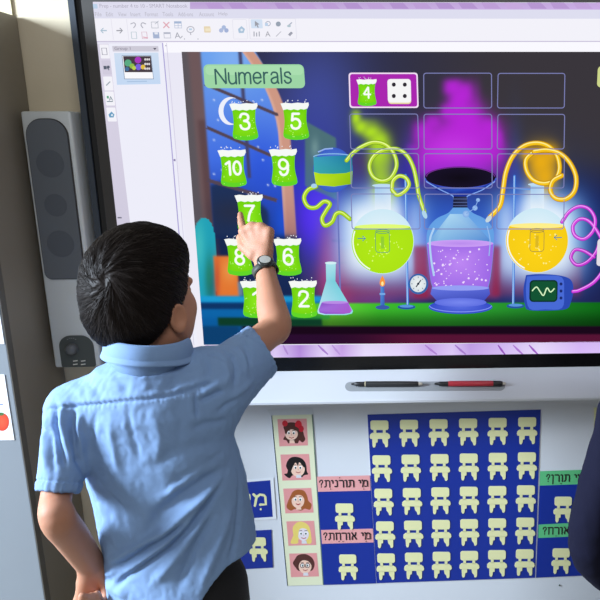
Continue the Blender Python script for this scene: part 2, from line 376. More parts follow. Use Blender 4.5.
# grey cabinet on the left, seen past its right side
M_CAB = mat('taupe_laminate', (128, 120, 106), .5, bump=.06, bscale=90, var=.05)
M_CABF = mat('pale_grey_laminate', (132, 139, 146), .42, bump=.04, bscale=90, var=.02)
cb = thing('cabinet', 'tall grey cabinet at the left edge with taupe side and pale grey front', 'cabinet', (-1.25, -.05, 0))
b = MB(); b.box(-1.65, -.857, -.135, .0455, 0, 1.707); b.build('body', M_CAB, cb)
b = MB(); b.box(-1.648, -.8585, -.1545, -.1365, .06, 1.704, bev=.0015); d = b.build('door', M_CABF, cb); d['label'] = 'pale grey door'
b = MB(); b.box(-.8583, -.8568, -.1545, -.1365, .06, 1.704); b.build('edge_band', mat('dark_edge_band', (92, 88, 80), .5), cb)
b = MB(); b.box(-1.64, -1.62, -.178, -.155, .95, 1.1, bev=.004); b.build('handle', M_ALU, cb)
def notice(u0, v0, u1, v1, label, red=False):
    Y = -.1552; p0 = at(u0, v0, Y); p1 = at(u1, v1, Y); t = thing('paper_notice', label, 'paper', (p0[0], Y, p1[2]))
    b = MB(); b.box(p0[0], p1[0], Y - .0006, Y, p1[2], p0[2]); b.build('sheet', mat('white_paper', (232, 234, 238), .7), t)
    a = Art(Y - .0009)
    if red:
        a.ell(2, 422, 7, 9, (205, 62, 40), (222, 90, 60)); a.ell(1, 414, 3, 1.6, (70, 110, 60)); a.line([(-14, 404), (3, 404.5)], 1.2, (120, 140, 190))
    else:
        for k in range(5): a.line([(-24, 312 + k * 6), (-4 + (k % 2), 312 + k * 6)], .9, (150, 155, 165))
    a.build('print', t, M_PRINT)
notice(-30, 302, 4.5, 344, 'upper white paper on the pale grey cabinet front')
notice(-34, 375, 14.5, 440, 'lower white paper with a red round picture on the cabinet front', True)

# ------------------------------------------------------------------ loudspeaker
M_SILV = mat('silver_plastic', (206, 211, 211), .38, .1)
M_GRIL = mat('grey_speaker_cloth', (96, 101, 107), .75, bump=.3, bscale=900)
M_DARKP = mat('dark_grey_plastic', (72, 78, 76), .45)
sp = thing('loudspeaker', 'tall silver wall loudspeaker with a dark grey grille left of the display', 'loudspeaker', (-.783, .05, .954))
x0, x1, z0, z1 = -.8415, -.7395, .954, 1.512
b = MB(); b.box(x0, x1, -.02, .0495, z0, z1, bev=.005); b.build('housing', M_SILV, sp, True)
def slab(name, pts, y0, y1, m, parent, taper=.0):
    b = MB(); P = [np.array((x, y1, z)) for x, z in pts]; b.prism(P[::-1], (0, y0 - y1, 0)); return b.build(name, m, parent)
def wpts(art_pts, Y): return [(p[0], p[2]) for p in (at(u, v, Y) for u, v in art_pts)]
def rr(x0, x1, z0, z1, rt, rb, n=10):
    P = []
    for cx, cz, r, t0 in ((x1 - rt, z1 - rt, rt, 90), (x0 + rt, z1 - rt, rt, 180), (x0 + rb, z0 + rb, rb, 270), (x1 - rb, z0 + rb, rb, 360)):
        seg = [(cx + r * math.cos(math.radians(t0 - 90 + 90 * i / n)), cz + r * math.sin(math.radians(t0 - 90 + 90 * i / n))) for i in range(n + 1)]
        P += seg
    return P
gx0, gx1 = -.8325, -.7495; gz1 = 1.4955; gz0 = at(45, 278.5, -.02)[2]
rim = slab('grille_rim', rr(gx0 - .002, gx1 + .002, gz0 - .002, gz1 + .002, .036, .016), -.0225, -.0195, mat('brown_black_rim', (52, 48, 46), .5), sp)
gr = slab('grille', rr(gx0, gx1, gz0, gz1, .034, .014), -.0245, -.0215, M_GRIL, sp)
M_CONE = mat('darker_speaker_cloth', (84, 89, 96), .8, bump=.3, bscale=900)
for nm, pz, r in (('upper_driver', 1.405, .029), ('tweeter', 1.318, .024), ('lower_driver', 1.235, .029)):
    b = MB(); b.revolve((-.791, -.0243, pz), (0, -1, 0), [(0, r), (.0008, r * .97), (.0004, r * .6), (.001, r * .3)], 32); b.build(nm.split('_')[-1] if 'driver' in nm else nm, M_CONE, gr, True)
czt = at(72, 335.5, -.02)[2]
cp = slab('control_panel', rr(-.8245, -.7495, z0 + .002, czt, .026, .004), -.0225, -.0195, M_DARKP, sp)
kp = at(71, 349.5, -.03); b = MB(); b.revolve((kp[0], -.022, kp[2]), (0, -1, 0), [(0, .0125), (.012, .0115), (.016, .0085), (.0175, .003)], 28); b.build('volume_knob', mat('knob_grey', (95, 98, 100), .35), cp, True)
a = Art(-.0229)
for cx in (75.3, 83.2):
    a = Art(-.0229)
    for dv in (0, 3.4): a.line([(cx - 2.3, 361.2 + dv), (cx + 2.3, 360.6 + dv)], 1.0, (225, 225, 215))
    a.build('input_mark', cp, M_PRINT)
a = Art(-.0229)
for k in range(5): a.line([(67 + k * 2, 339.5 - (1.2 if 0 < k < 4 else 0)), (68 + k * 2, 339.2 - (1.2 if 0 < k < 4 else 0))], .7, (150, 155, 155))
a.build('dial_marks', cp, M_PRINT)

# ------------------------------------------------------------------ the interactive display
M_BLACK = mat('gloss_black_plastic', (12, 12, 13), .22)
M_BEZ = mat('charcoal_bezel', (58, 55, 52), .45)
M_FRM = mat('slate_frame', (52, 60, 70), .4)
M_TRAY = mat('white_tray_plastic', (196, 199, 205), .4)
dp = thing('interactive_display', 'large black-framed classroom touch display showing a glowing potion laboratory number game', 'display', (.2, .05, .88))
DX0, DX1, SX0, SX1, ST, SB = -.725, 1.07, -.677, 1.02, 1.728, .9645
b = MB(); b.box(DX0 + .01, DX1 - .01, .003, .0497, .905, 1.79); b.build('back_panel', M_BLACK, dp)
def ring(name, xa, xb, za, zb, xc, xd, zc, zd, y0, y1, m, bev=0):
    b = MB(); b.box(xa, xc, y0, y1, za, zb, bev=bev); b.box(xd, xb, y0, y1, za, zb, bev=bev); b.box(xc, xd, y0, y1, zd, zb, bev=bev); b.box(xc, xd, y0, y1, za, zc, bev=bev)
    return b.build(name, m, dp)
ring('outer_frame', DX0, DX1, .928, 1.79, DX0 + .0125, DX1 - .0125, .9285, 1.778, -.004, .04, M_FRM)
ring('frame_gap', DX0 + .0125, DX1 - .0125, .9285, 1.778, DX0 + .026, DX1 - .026, .9300, 1.765, .0005, .03, M_BLACK)
b = MB(); b.box(DX0 + .026, SX0, -.002, .03, .932, 1.765); b.box(SX1, DX1 - .026, -.002, .03, .932, 1.765); b.box(SX0, SX1, -.002, .03, ST, 1.765)
b.build('bezel', M_BEZ, dp)
b = MB(); b.box(SX0, SX1, -.002, .03, .932, SB); b.build('lower_bezel', M_BLACK, dp)
b = MB(); b.box(SX0, SX1, .001, .02, SB, ST); scr = b.build('screen', mat('screen_glass', (20, 20, 24), .3), dp)
# pen tray: a sloped white ledge
zt0, zt1 = .9325, .8905
tr = MB(); prof = [(-.001, zt0), (-.086, zt1 + .0015), (-.09, zt1 - .0015), (-.09, zt1 - .006), (-.085, zt1 - .009), (.03, zt1 - .004), (.03, zt0)]
tr.prism([np.array((-.74, y, z)) for y, z in prof][::-1], (1.84, 0, 0)); tray = tr.build('pen_tray', M_TRAY, dp); tray['label'] = 'white sloping pen tray'
def on_tray(u, v, lift=0.):            # a point on the tray's sloped top
    p0 = np.array([0, -.001, zt0]); p1 = np.array([0, -.086, zt1 + .0015]); t = p1 - p0; n = np.cross([1, 0, 0], t); n /= np.linalg.norm(n); n *= np.sign(n[2])
    d = CM.T @ np.array([(u - 450) / 700, (v - 300) / 700, 1.]); s = ((p0 + n * lift - CAMP) @ n) / (d @ n); return CAMP + d * s, n
P = []
for (cu, a0) in ((499.5, -90), (350.5, 90)):
    for i in range(13):
        t = math.radians(a0 + 180 * i / 12); P.append(on_tray(cu + 5.5 * math.cos(t), 386.4 + (-.004 * (cu - 420)) + 4.7 * math.sin(t))[0])
b = MB(); _, nrm = on_tray(420, 386); b.prism([p - nrm * .0002 for p in P][::-1], nrm * .0007); b.build('pen_recess', mat('recess_grey', (142, 146, 150), .5), tray)

# ---- the lit picture
def part(name, Y=-.0002, **k): return Art(Y, **k)
WHT = (241, 241, 250)
a = Art(.0008)                          # the program window
P4 = [(90.5, 1.8), (735, 4), (735, 353), (90.5, 357)]
c0 = at_many(np.array([90.5, 112.]), np.array([1.8, 200.]), 0)
def wrect(x0, z0, x1, z1, cols):
    n = len(a.v); a.v += [np.array((x, a.Y, z)) for x, z in ((x0, z0), (x1, z0), (x1, z1), (x0, z1))]; a.f.append((n, n + 1, n + 2, n + 3))
    a.c += list(lin(np.array(cols) if np.ndim(cols) == 2 else np.tile(cols, (4, 1)))); a.Y -= .00002
zof = lambda v, u=300: at(u, v, 0)[2]
xof = lambda u, v: at(u, v, 0)[0]
wrect(SX0, SB, SX1, ST, [(238, 236, 247), (240, 240, 250), (243, 243, 250), (232, 230, 245)])
wrect(SX0, zof(9.5), SX1, ST, [(224, 222, 240)] * 4)
a.poly([(190, 2.2), (600, 3), (720, 3.6), (720, 11), (600, 9.8), (190, 9)], [(188, 160, 214), (196, 168, 222), (190, 160, 220), (190, 160, 220), (205, 175, 232), (196, 172, 220)])
for u in range(205, 700, 23):
    k = random.random(); a.poly([(u, 2.6), (u + 14, 2.7), (u + 20, 8.8), (u + 4, 8.6)], (180 + 24 * k, 148 + 26 * k, 208 + 18 * k))
wrect(SX0, zof(18.5), SX1, zof(9.3), [(222, 222, 240)] * 4)
wrect(SX0, zof(41), SX1, zof(18.5), [(243, 242, 250)] * 4)
wrect(SX0, zof(42), SX1, zof(41), [(200, 192, 218)] * 4)
wrect(xof(163, 43), zof(52.5), SX1, zof(42), [(250, 249, 255)] * 4)
win = a.build('program_window', scr)
a = Art(-.0001)
GR = (140, 138, 158)
a.rect(93, 4, 97.5, 8.6, (150, 190, 225), .6)
a.text('Prep - number 4 to 10 - SMART Notebook', 99.5, 6.4, 5.2, (120, 112, 146), width=88, left=True)
for t, u, w in (('File', 95, 6.5), ('Edit', 106, 7), ('View', 118, 8.5), ('Insert', 130.5, 10), ('Format', 145, 13), ('Tools', 162.5, 10.5), ('Add-ons', 178, 15), ('Account', 199, 15), ('Help', 218.5, 9)):
    a.text(t, u, 14.2, 4.2, GR, width=w, left=True)
a.line([(111, 19), (113.5, 40)], .5, (215, 212, 228)); a.line([(126.5, 19), (128.8, 40)], .5, (215, 212, 228))
def arrow(cx, cy, d, c):
    a.line([(cx - 3, cy), (cx + 3, cy)], 1.2, c); a.line([(cx + d * .4, cy - 2.6), (cx + d * 3, cy), (cx + d * .4, cy + 2.6)], 1.1, c)
arrow(103.8, 30.6, -1, (110, 160, 185)); arrow(119.4, 30.6, 1, (70, 76, 92))
a.line(spline([(130.5, 24), (134, 22.8), (135.5, 25), (133.5, 28)], 5), 1, (130, 132, 150)); a.line(spline([(146, 24), (142.5, 22.8), (141, 25), (143, 28)], 5), 1, (120, 124, 142))
a.loop(a.rpts(151.5, 22, 158, 28), .9, (140, 150, 165)); a.line([(155, 24), (158.5, 21)], .8, (140, 150, 165))
a.line([(163.3, 22), (169.3, 28)], 1.2, (215, 110, 130)); a.line([(169.3, 22), (163.3, 28)], 1.2, (215, 110, 130))
a.rect(174.5, 21.5, 181.5, 23.5, (90, 140, 190)); a.loop(a.rpts(174.5, 21.5, 181.5, 28), .7, (120, 150, 190)); a.line([(174.5, 25.6), (181.5, 25.6)], .5, (120, 150, 190)); a.line([(178, 22), (178.2, 28)], .5, (120, 150, 190))
a.loop(a.rpts(131.5, 32, 136.5, 38.6), .8, (130, 170, 180)); a.loop(a.rpts(142, 32, 147, 38.6), .8, (200, 140, 160)); a.line([(143, 37), (148, 38)], 1, (215, 100, 130))
a.rect(153, 32.2, 159.3, 38.4, (100, 135, 185)); a.rect(154.5, 32.4, 157.8, 34.4, (225, 230, 240)); a.loop(a.rpts(164, 32.5, 170.5, 38), .8, (130, 140, 165)); a.rect(164, 32.5, 170.5, 34, (130, 140, 165))
a.text('A', 177.5, 35.4, 6, (90, 95, 115)); a.line([(180.5, 38), (182.5, 36)], .8, (90, 95, 115))
a.loop(a.ellpts(190.5, 29.5, 3.6, 3, n=16), .9, (130, 134, 150)); a.line([(190.5, 32.5), (190.8, 35)], .9, (120, 124, 140)); a.rect(189, 28.4, 192, 30.2, (150, 190, 220))
a.rect(204, 26.3, 210.5, 32.6, (226, 200, 130), .8); a.rect(205.4, 28.4, 211, 31, (240, 224, 170), .5)
for dx, dy, c in ((0, -2, (110, 150, 205)), (-2.6, 1, (120, 150, 205)), (2.6, 1, (90, 130, 195))): a.ell(223.8 + dx, 29.4 + dy, 2.2, 2.2, c)
a.loop(a.rpts(233, 19.5, 247, 39, 1), .5, (215, 216, 230)); a.poly([(238, 29), (241.5, 26), (245, 29), (243.6, 33), (238.8, 33)], (110, 165, 200)); a.ell(241.6, 30, 1.2, 1.2, (225, 235, 245))
a.loop(a.rpts(249.5, 18.5, 296, 39, 1), .5, (212, 212, 228)); a.rect(251, 19.3, 262.5, 28.3, (190, 215, 240), .8)
a.poly([(254.8, 20.8), (259.6, 24.3), (257.6, 24.8), (258.8, 27.4), (257.6, 27.8), (256.6, 25.3), (255, 26.6)], (60, 70, 90))
a.loop(a.ellpts(268, 23.6, 2.4, 2.2, n=12), .8, (110, 120, 150)); a.rect(265, 23, 268, 26, (150, 190, 225)); a.ell(278.3, 24, 2.5, 2.5, (40, 90, 120)); a.line([(288, 26), (292, 22.4)], 1.2, (110, 130, 160)); a.ell(289, 26, 2, 1.2, (130, 170, 180))
for k in range(3): a.line([(254 + 2.6 * k, 31.5 + (k % 2)), (254.1 + 2.6 * k, 36.5)], 1, (90, 100, 120))
a.text('A', 267.8, 34, 5.2, (60, 64, 80)); a.line([(276, 36.5), (281, 31.5)], .7, (120, 124, 140)); a.poly([(288, 34.5), (291, 31.5), (293, 33), (290, 36.3)], (70, 80, 110)); a.ell(192.5 - 8, 39, .6, .6, (120, 124, 140)); a.ell(198, 39, .6, .6, (120, 124, 140))
a.fade(.34); a.build('toolbar', scr)
a = Art(-.0001)
a.poly([(97.5, 44), (108.5, 43.8), (131.5, 235), (150, 345), (136, 345), (117, 235)], [(218, 212, 230)] * 2 + [(208, 203, 222)] * 4)
a.poly([(108.5, 43.8), (163, 43), (198, 345), (150, 345), (131.5, 235)], (238, 238, 250))
for k, (u, v) in enumerate(((104.6, 51.5), (106.6, 67.5), (108.2, 83.5), (109.8, 98.5), (111.5, 114.5))):
    a.rect(u - 4.4, v - 7, u + 4.6, v + 7, (244, 243, 250) if k != 1 else (210, 204, 222), .8)
    c = ((150, 148, 165), (90, 96, 112), (165, 175, 185), (90, 120, 130), (110, 160, 195))[k]
    if k == 0: a.loop(a.rpts(u - 2.6, v - 3.4, u + 2.2, v + 3.2), .8, c)
    if k == 1: a.rect(u - 3, v - 1.6, u, v + 1.8, c); a.ell(u + 1.6, v - .4, 1.6, 1.6, c); a.line([(u + 1, v + 1), (u + 2.6, v + 2.6)], .9, c)
    if k == 2: a.line([(u - 2, v + 2), (u + 2, v - 2)], 1.3, c)
    if k == 3: a.rect(u - 3, v - 2.6, u - 1, v, (90, 165, 130)); a.text('A', u + 1, v, 4.4, c); a.line([(u - 3, v + 3), (u + 3, v + 3)], .8, c)
    if k == 4: a.poly([(u - 3, v), (u, v - 3), (u + 3, v), (u + 2, v + 3), (u - 2, v + 3)], c); a.ell(u + .5, v + .6, 1, 1, (230, 240, 250))
a.rect(112.5, 46, 158.5, 51.5, (206, 203, 216), .4); a.text('Group 1', 114.5, 48.8, 4, (130, 126, 142), width=16, left=True); a.poly([(153, 48), (156.6, 48), (154.8, 50)], (90, 88, 104))
a.poly([(114, 53), (158.3, 52.5), (160.6, 84), (117, 84.8)], [(206, 222, 242)] * 2 + [(196, 217, 244)] * 2)
a.rect(123, 55.4, 152.5, 79.2, (120, 140, 170)); a.rect(123.6, 56, 152, 78.6, (250, 250, 253)); a.rect(124, 56.2, 151.6, 72.2, (72, 62, 70))
for (u, v, r, c) in ((128, 63, 3.6, (90, 170, 130)), (132, 66, 2.6, (140, 190, 80)), (138, 60, 3.4, (170, 60, 190)), (138.5, 67, 3.2, (120, 100, 220)), (134, 68, 2, (190, 210, 80)), (143, 67, 2.4, (225, 190, 70)), (127, 69, 2.2, (70, 110, 150))): a.ell(u, v, r, r, c, n=12)
for k in range(3):
    for j in range(3): a.ell(146.4 + 2 * (k - .6), 59.4 + 4.6 * j, .9, 1.2, (230, 225, 225), n=8)
a.line([(127, 81.6), (147, 81.3)], 1, (170, 195, 225))
a.line([(162.5, 43), (166.4, 85), (178.4, 227), (190, 345)], 1.1, (172, 164, 214)); a.line([(166.5, 43), (170.4, 85), (182.5, 227), (194, 345)], .6, (208, 203, 226))
a.rect(173.6, 159, 175.6, 161.2, (150, 140, 180)); a.rect(117.6, 217, 121.6, 218.4, (120, 118, 136)); a.text('^', 165.8, 45.6, 1.6, (130, 126, 150))
a.build('page_sidebar', scr)
a = Art(-.0001)                          # strip of the desktop below the picture
c = [(190, 150, 222), (232, 220, 250), (205, 175, 235), (236, 228, 250), (200, 165, 230)]
us = [205, 250, 275, 300, 325, 342, 365, 400, 430, 452, 470, 500, 540, 580, 640, 735]
cc = [(205, 180, 235), (176, 130, 214), (216, 196, 240), (176, 136, 216), (222, 206, 244), (196, 158, 226), (226, 214, 246), (222, 206, 246), (200, 168, 232), (216, 196, 242), (190, 156, 226), (206, 180, 238), (226, 212, 246), (210, 180, 242), (216, 196, 242), (190, 156, 226)]
vt = [345.2, 345.2, 345, 345, 344.8, 344.7, 344.5, 344.2, 344, 343.8, 343.5, 343, 342.2, 341.6, 341, 340]
v = list(zip(us, vt)) + [(u, t + 12.4) for u, t in zip(us, vt)]; n = len(us)
a.raw(v, [(i, i + 1, n + i + 1, n + i) for i in range(n - 1)], cc + [tuple(min(255, x + 8) for x in q) for q in cc])
for (u0, u1, c) in ((318, 328, (170, 126, 210)), (332, 340, (186, 150, 220)), (425, 437, (176, 132, 212)), (455, 466, (166, 124, 206)), (498, 505, (150, 84, 190)), (513, 523, (176, 120, 214)), (529, 538, (160, 90, 200)), (283, 288, (178, 140, 214))):
    a.line([(u0, 345), ((u0 + u1) / 2, 350), (u1, 354.5)], [1, 2.2, 1.2], c, cap=False)
a.build('desktop_strip', scr)
# ---- the laboratory picture: soft colours on a fine lattice
def lab_background():
    nu, nv = 420, 245; t = np.linspace(0, 1, nu)[None, :]; s = np.linspace(0, 1, nv)[:, None]
    v = 51.8 + s * (344.8 - 51.8) + 0 * t; ul = 181.6 + (v - 52) * (22.1 / 291); u = ul + t * (690 - ul)
    v = v + t * s * (-3.2)
    C = np.zeros((nv, nu, 3)); C[:] = (58, 54, 60)
    def mix(c, m):
        C[:] = C + (np.array(c, float) - C) * np.clip(m, 0, 1)[..., None]
    def box(x0, y0, x1, y1, soft=1.5, k=None):
        uu = u - lean((x0 + x1) / 2) * (v - (y0 + y1) / 2)
        f = lambda x: 1 / (1 + np.exp(-np.clip(x / soft * 3, -30, 30)))
        return f(uu - x0) * f(x1 - uu) * f(v - y0) * f(y1 - v)
    def gau(cx, cy, rx, ry, p=2.): return np.exp(-((np.abs(u - cx) / rx) ** p + (np.abs(v - cy) / ry) ** p))
    def half(p, q, soft=1.2):           # mask to the left of p->q
        d = np.array(q, float) - p; d /= np.linalg.norm(d); return 1 / (1 + np.exp(-np.clip(3 * ((u - p[0]) * d[1] - (v - p[1]) * d[0]) / soft, -30, 30)))
    def pgon(pts, soft=1.2):
        m = np.ones_like(u); n = len(pts)
        for i in range(n): m = m * half(pts[i], pts[(i + 1) % n], soft)
        return m
    # large tones
    mix((44, 46, 78), sstep(520, 330, u) * .8); mix((70, 82, 160), gau(318, 110, 46, 80) * .9); mix((52, 62, 150), gau(310, 160, 40, 60) * .8)
    mix((38, 34, 52), sstep(120, 250, v) * sstep(400, 460, u) * .7)
    mix((20, 24, 74), sstep(150, 210, v) * sstep(330, 380, u) * .8)
    mix((34, 30, 64), gau(560, 270, 60, 60) * .8)
    mix((80, 36, 226), gau(314, 216, 24, 46) * 1.0); mix((104, 44, 246), gau(316, 205, 14, 30) * .85); mix((40, 60, 200), gau(300, 182, 26, 26) * .5)
    mix((216, 58, 104), gau(336, 262, 17, 42, 3) * 1.0); mix((190, 40, 80), gau(362, 285, 40, 26, 3) * .85); mix((120, 30, 70), box(350, 225, 420, 300, 8) * .6)
    mix((172, 40, 72), box(408, 234, 498, 298, 6) * .9); mix((110, 36, 80), box(350, 155, 372, 240, 6) * .35)
    for y in (240, 262, 284): mix((70, 16, 50), box(332, y, 430, y + 1.5, 1.5) * .5)
    mix((60, 26, 60), box(498, 232, 524, 292, 5) * .6)
    # window at left
    mix((92, 86, 92), box(176, 40, 208, 240, 3)); mix((112, 88, 90), box(196, 40, 210, 250, 3) * .9); mix((86, 62, 66), box(203, 120, 212, 240, 3) * .7)
    win = box(207, 40, 281, 238, 1.5) * (1 - sstep(-1, 1.5, u - (286 - .0032 * np.clip(150 - v, 0, 200) ** 2)))
    blue = np.stack([np.interp(v, [52, 110, 160, 200, 240], x) for x in ([104, 92, 66, 40, 26], [160, 138, 110, 74, 60], [238, 232, 226, 180, 150])], -1)
    C[:] = C + (blue - C) * win[..., None]
    mix((150, 190, 245), gau(232, 62, 22, 26) * .5 * win); mix((40, 78, 214), gau(262, 170, 22, 40) * .6 * win)
    mix((30, 46, 78), pgon([(207, 186), (232, 178), (252, 196), (268, 206), (270, 240), (206, 240)][::-1], 3) * .9 * win); mix((44, 46, 64), gau(232, 212, 22, 14) * .6)
    mix((32, 84, 220), gau(282, 225, 8, 26) * .8)
    for x, y in ((214, 140), (222, 170), (218, 120), (262, 100), (263, 160), (250, 128), (275, 186), (214, 174), (268, 185), (258, 147), (214, 100)): mix((205, 220, 250), gau(x, y, 1, 1))
    # arched frame
    xi = 279 - .0040 * np.clip(140 - v, 0, 200) ** 2; arch = sstep(-1, 1, u - xi - lean(280) * (v - 140)) * sstep(1, -1, u - xi - 11.5 - lean(280) * (v - 140)) * (v < 268)
    mix((206, 152, 132), arch); mix((226, 178, 160), arch * sstep(4, 0, u - xi - lean(280) * (v - 140)) * .8); mix((176, 110, 96), arch * sstep(180, 260, v) * .8)
    for p, q, w in (((205, 84), (278, 115), 2.2), ((207, 127.5), (271, 155.5), 2.2), ((207, 180), (277, 200.5), 2.4)):
        d = np.array(q, float) - p; L = np.linalg.norm(d); d /= L; x = (u - p[0]) * d[0] + (v - p[1]) * d[1]; y = -(u - p[0]) * d[1] + (v - p[1]) * d[0]
        mix((84, 70, 84), sstep(w, w - 1.2, np.abs(y)) * (x > 0) * (x < L))
    mix((70, 68, 104), box(242.5, 40, 246, 178, 1.2))
    # green translucent pane, violet shelf tones
    mix((84, 128, 108), pgon([(305, 121), (336, 138), (337, 200), (305, 186)][::-1]) * .75); mix((170, 205, 190), gau(315, 148, 4, 10) * .35)
    # lower left furniture
    mix((18, 36, 76), box(186, 236, 300, 300, 4) * .85); mix((30, 44, 92), gau(262, 262, 30, 26) * .7)
    tl = (np.abs((u - 204) / 13) ** 2.4 + np.abs((v - 268) / 50) ** 2.4) < 1; mix((34, 160, 182), tl * 1.0); mix((70, 190, 190), gau(199, 246, 6, 24) * .8 * tl); mix((24, 96, 120), gau(211, 285, 5, 22) * .8 * tl)
    mix((40, 130, 96), gau(209, 276, 4, 20) * .7 * tl)
    mix((226, 118, 50), box(215, 256, 238, 297, 1.5)); mix((236, 160, 84), gau(230, 270, 8, 12) * .7 * box(215, 256, 238, 297, 1.5)); mix((190, 80, 56), gau(217, 280, 3, 22) * .8)
    mix((120, 150, 176), box(238, 282, 243, 296, 1.5) * .8)
    cab = box(196, 297, 322, 345, 1.5); mix((14, 100, 168), cab); mix((30, 160, 214), box(196, 296, 322, 302, 1.5) * .9); mix((16, 40, 84), box(196, 303, 262, 309, 1.5) * .8); mix((10, 84, 150), box(196, 318, 240, 345, 4) * .6); mix((20, 60, 100), box(255, 306, 322, 345, 8) * .6)
    # glow and smoke
    for (x, y, k) in ((382, 240, 1), (537, 240, 1)):
        mix((36, 100, 235), gau(x, y, 58, 58) * .8 * k); mix((150, 32, 62), box(x - 42, y + 8, x + 44, y + 56, 6) * .55); mix((90, 180, 255), gau(x, y - 2, 46, 45, 3) * .95 * k); mix((252, 254, 255), gau(x, y - 2, 41, 40, 4) * 1.0 * k); mix((236, 246, 255), gau(x, y - 40, 15, 18) * .8)
    for (x, y, rx, ry, k) in ((459, 102, 12, 18, .95), (452, 87, 9, 8, .9), (464, 92, 8, 10, .8), (466, 122, 20, 22, 1), (452, 140, 34, 22, .95), (478, 140, 26, 22, .9), (440, 155, 26, 18, .95), (465, 162, 38, 16, .95), (424, 132, 11, 11, .85), (433, 121, 8, 7, .7), (490, 128, 9, 10, .85), (497, 138, 6, 8, .7), (412, 150, 6, 6, .5), (448, 112, 8, 8, .8), (430, 165, 16, 10, .8), (495, 150, 10, 12, .6), (474, 96, 7, 16, .35)):
        mix((184, 38, 216), gau(x, y, rx, ry, 2.8) * k)
    mix((205, 70, 235), gau(455, 150, 26, 14) * .55); mix((140, 40, 190), gau(452, 176, 46, 14) * .5)
    for (x, y, rx, ry, k) in ((356, 118, 5, 8, 1), (361, 127, 7, 7, 1), (371, 132, 9, 7, 1), (379, 141, 10, 11, 1), (380, 156, 11, 18, 1), (384, 172, 11, 20, 1), (384, 188, 8, 14, .9), (370, 124, 10, 6, .4)): mix((172, 220, 40), gau(x, y, rx, ry, 2.2) * k)
    for (x, y, rx, ry, k) in ((541, 162, 15, 18, 1), (528, 154, 9, 7, .9), (545, 177, 12, 14, .95), (550, 154, 9, 10, .8)): mix((232, 172, 24), gau(x, y, rx, ry, 2.2) * k)
    mix((60, 110, 235), gau(458, 230, 40, 44, 2.5) * .7); mix((150, 34, 70), (box(414, 246, 428, 298, 3) + box(492, 246, 500, 296, 3)) * .7); mix((30, 70, 190), gau(407, 200, 8, 60) * .5); mix((40, 90, 210), gau(515, 200, 8, 60) * .5)
    mix((52, 40, 160), gau(398, 170, 16, 14) * .5)
    # bench
    top = 303.4 - .0035 * (u - 320); bench = sstep(-1, .8, v - top) * sstep(.8, -1, v - (326.5 - .0 * u)) * sstep(296, 304, u - (v - 303) * -.5)
    g = np.stack([np.interp(u, [300, 330, 380, 450, 520, 600], x) for x in ([50, 110, 60, 50, 36, 16], [160, 214, 184, 172, 140, 104], [44, 60, 44, 50, 44, 24])], -1); g = g * (1 - .45 * sstep(306, 327, v))[..., None]
    C[:] = C + (g - C) * bench[..., None]
    mix((14, 60, 40), box(218, 317.5, 322, 326, 1.4)); mix((40, 150, 60), box(262, 315.5, 330, 319, 1.4) * .8)
    und = sstep(-1, .8, v - (326.2)) * sstep(238, 246, u); mix((26, 8, 26), und); mix((86, 20, 52), und * sstep(333, 335.5, v) * sstep(300, 420, u)); mix((46, 14, 52), und * sstep(333, 335.5, v) * sstep(420, 300, u) * .8)
    mix((14, 52, 92), box(196, 326, 240, 345, 2) * .7)
    V3 = at_many(u.ravel(), v.ravel(), -.0001).reshape(-1, 3)
    i = np.arange(nu * nv).reshape(nv, nu); F = np.stack([i[:-1, :-1], i[1:, :-1], i[1:, 1:], i[:-1, 1:]], -1).reshape(-1, 4)
    p = scr
    while p is not None: V3 = V3 - np.array(p.location); p = p.parent
    mesh_obj('laboratory_backdrop', V3, F, M_PIX, scr, cols=lin(np.clip(C, 0, 255)).reshape(-1, 3))
lab_background()
a = Art(-.0004)
P = a.ellpts(0, 0, 1, 1, n=30)
mo = [(229 + 11.5 * math.cos(t), 111.5 + 14 * math.sin(t)) for t in np.linspace(math.radians(-52), math.radians(-308), 18)]
mi_ = [(236.5 + 11 * math.cos(t), 111 + 12.6 * math.sin(t)) for t in np.linspace(math.radians(-270 + 360 - 380), math.radians(-80), 14)]
mo = [(230.5 + 12 * math.cos(math.radians(d)), 111 + 14 * math.sin(math.radians(d))) for d in range(-60, -301, -12)]
mi_ = [(235 + 11.6 * math.cos(math.radians(d)), 111 + 13 * math.sin(math.radians(d))) for d in range(-266, -93, 12)]
a.poly(mo + mi_, (238, 240, 252))
a.build('crescent_moon', scr)
a = Art(-.0006); a.rect(204, 64.3, 304.5, 88.2, (158, 214, 166), 5); a.rect(205.5, 65.5, 303, 75, (170, 222, 176), 4)
a.strokes('Numerals', 253, 76, 15, 1.75, (60, 100, 98), slope=-.012); a.build('title_banner', scr)
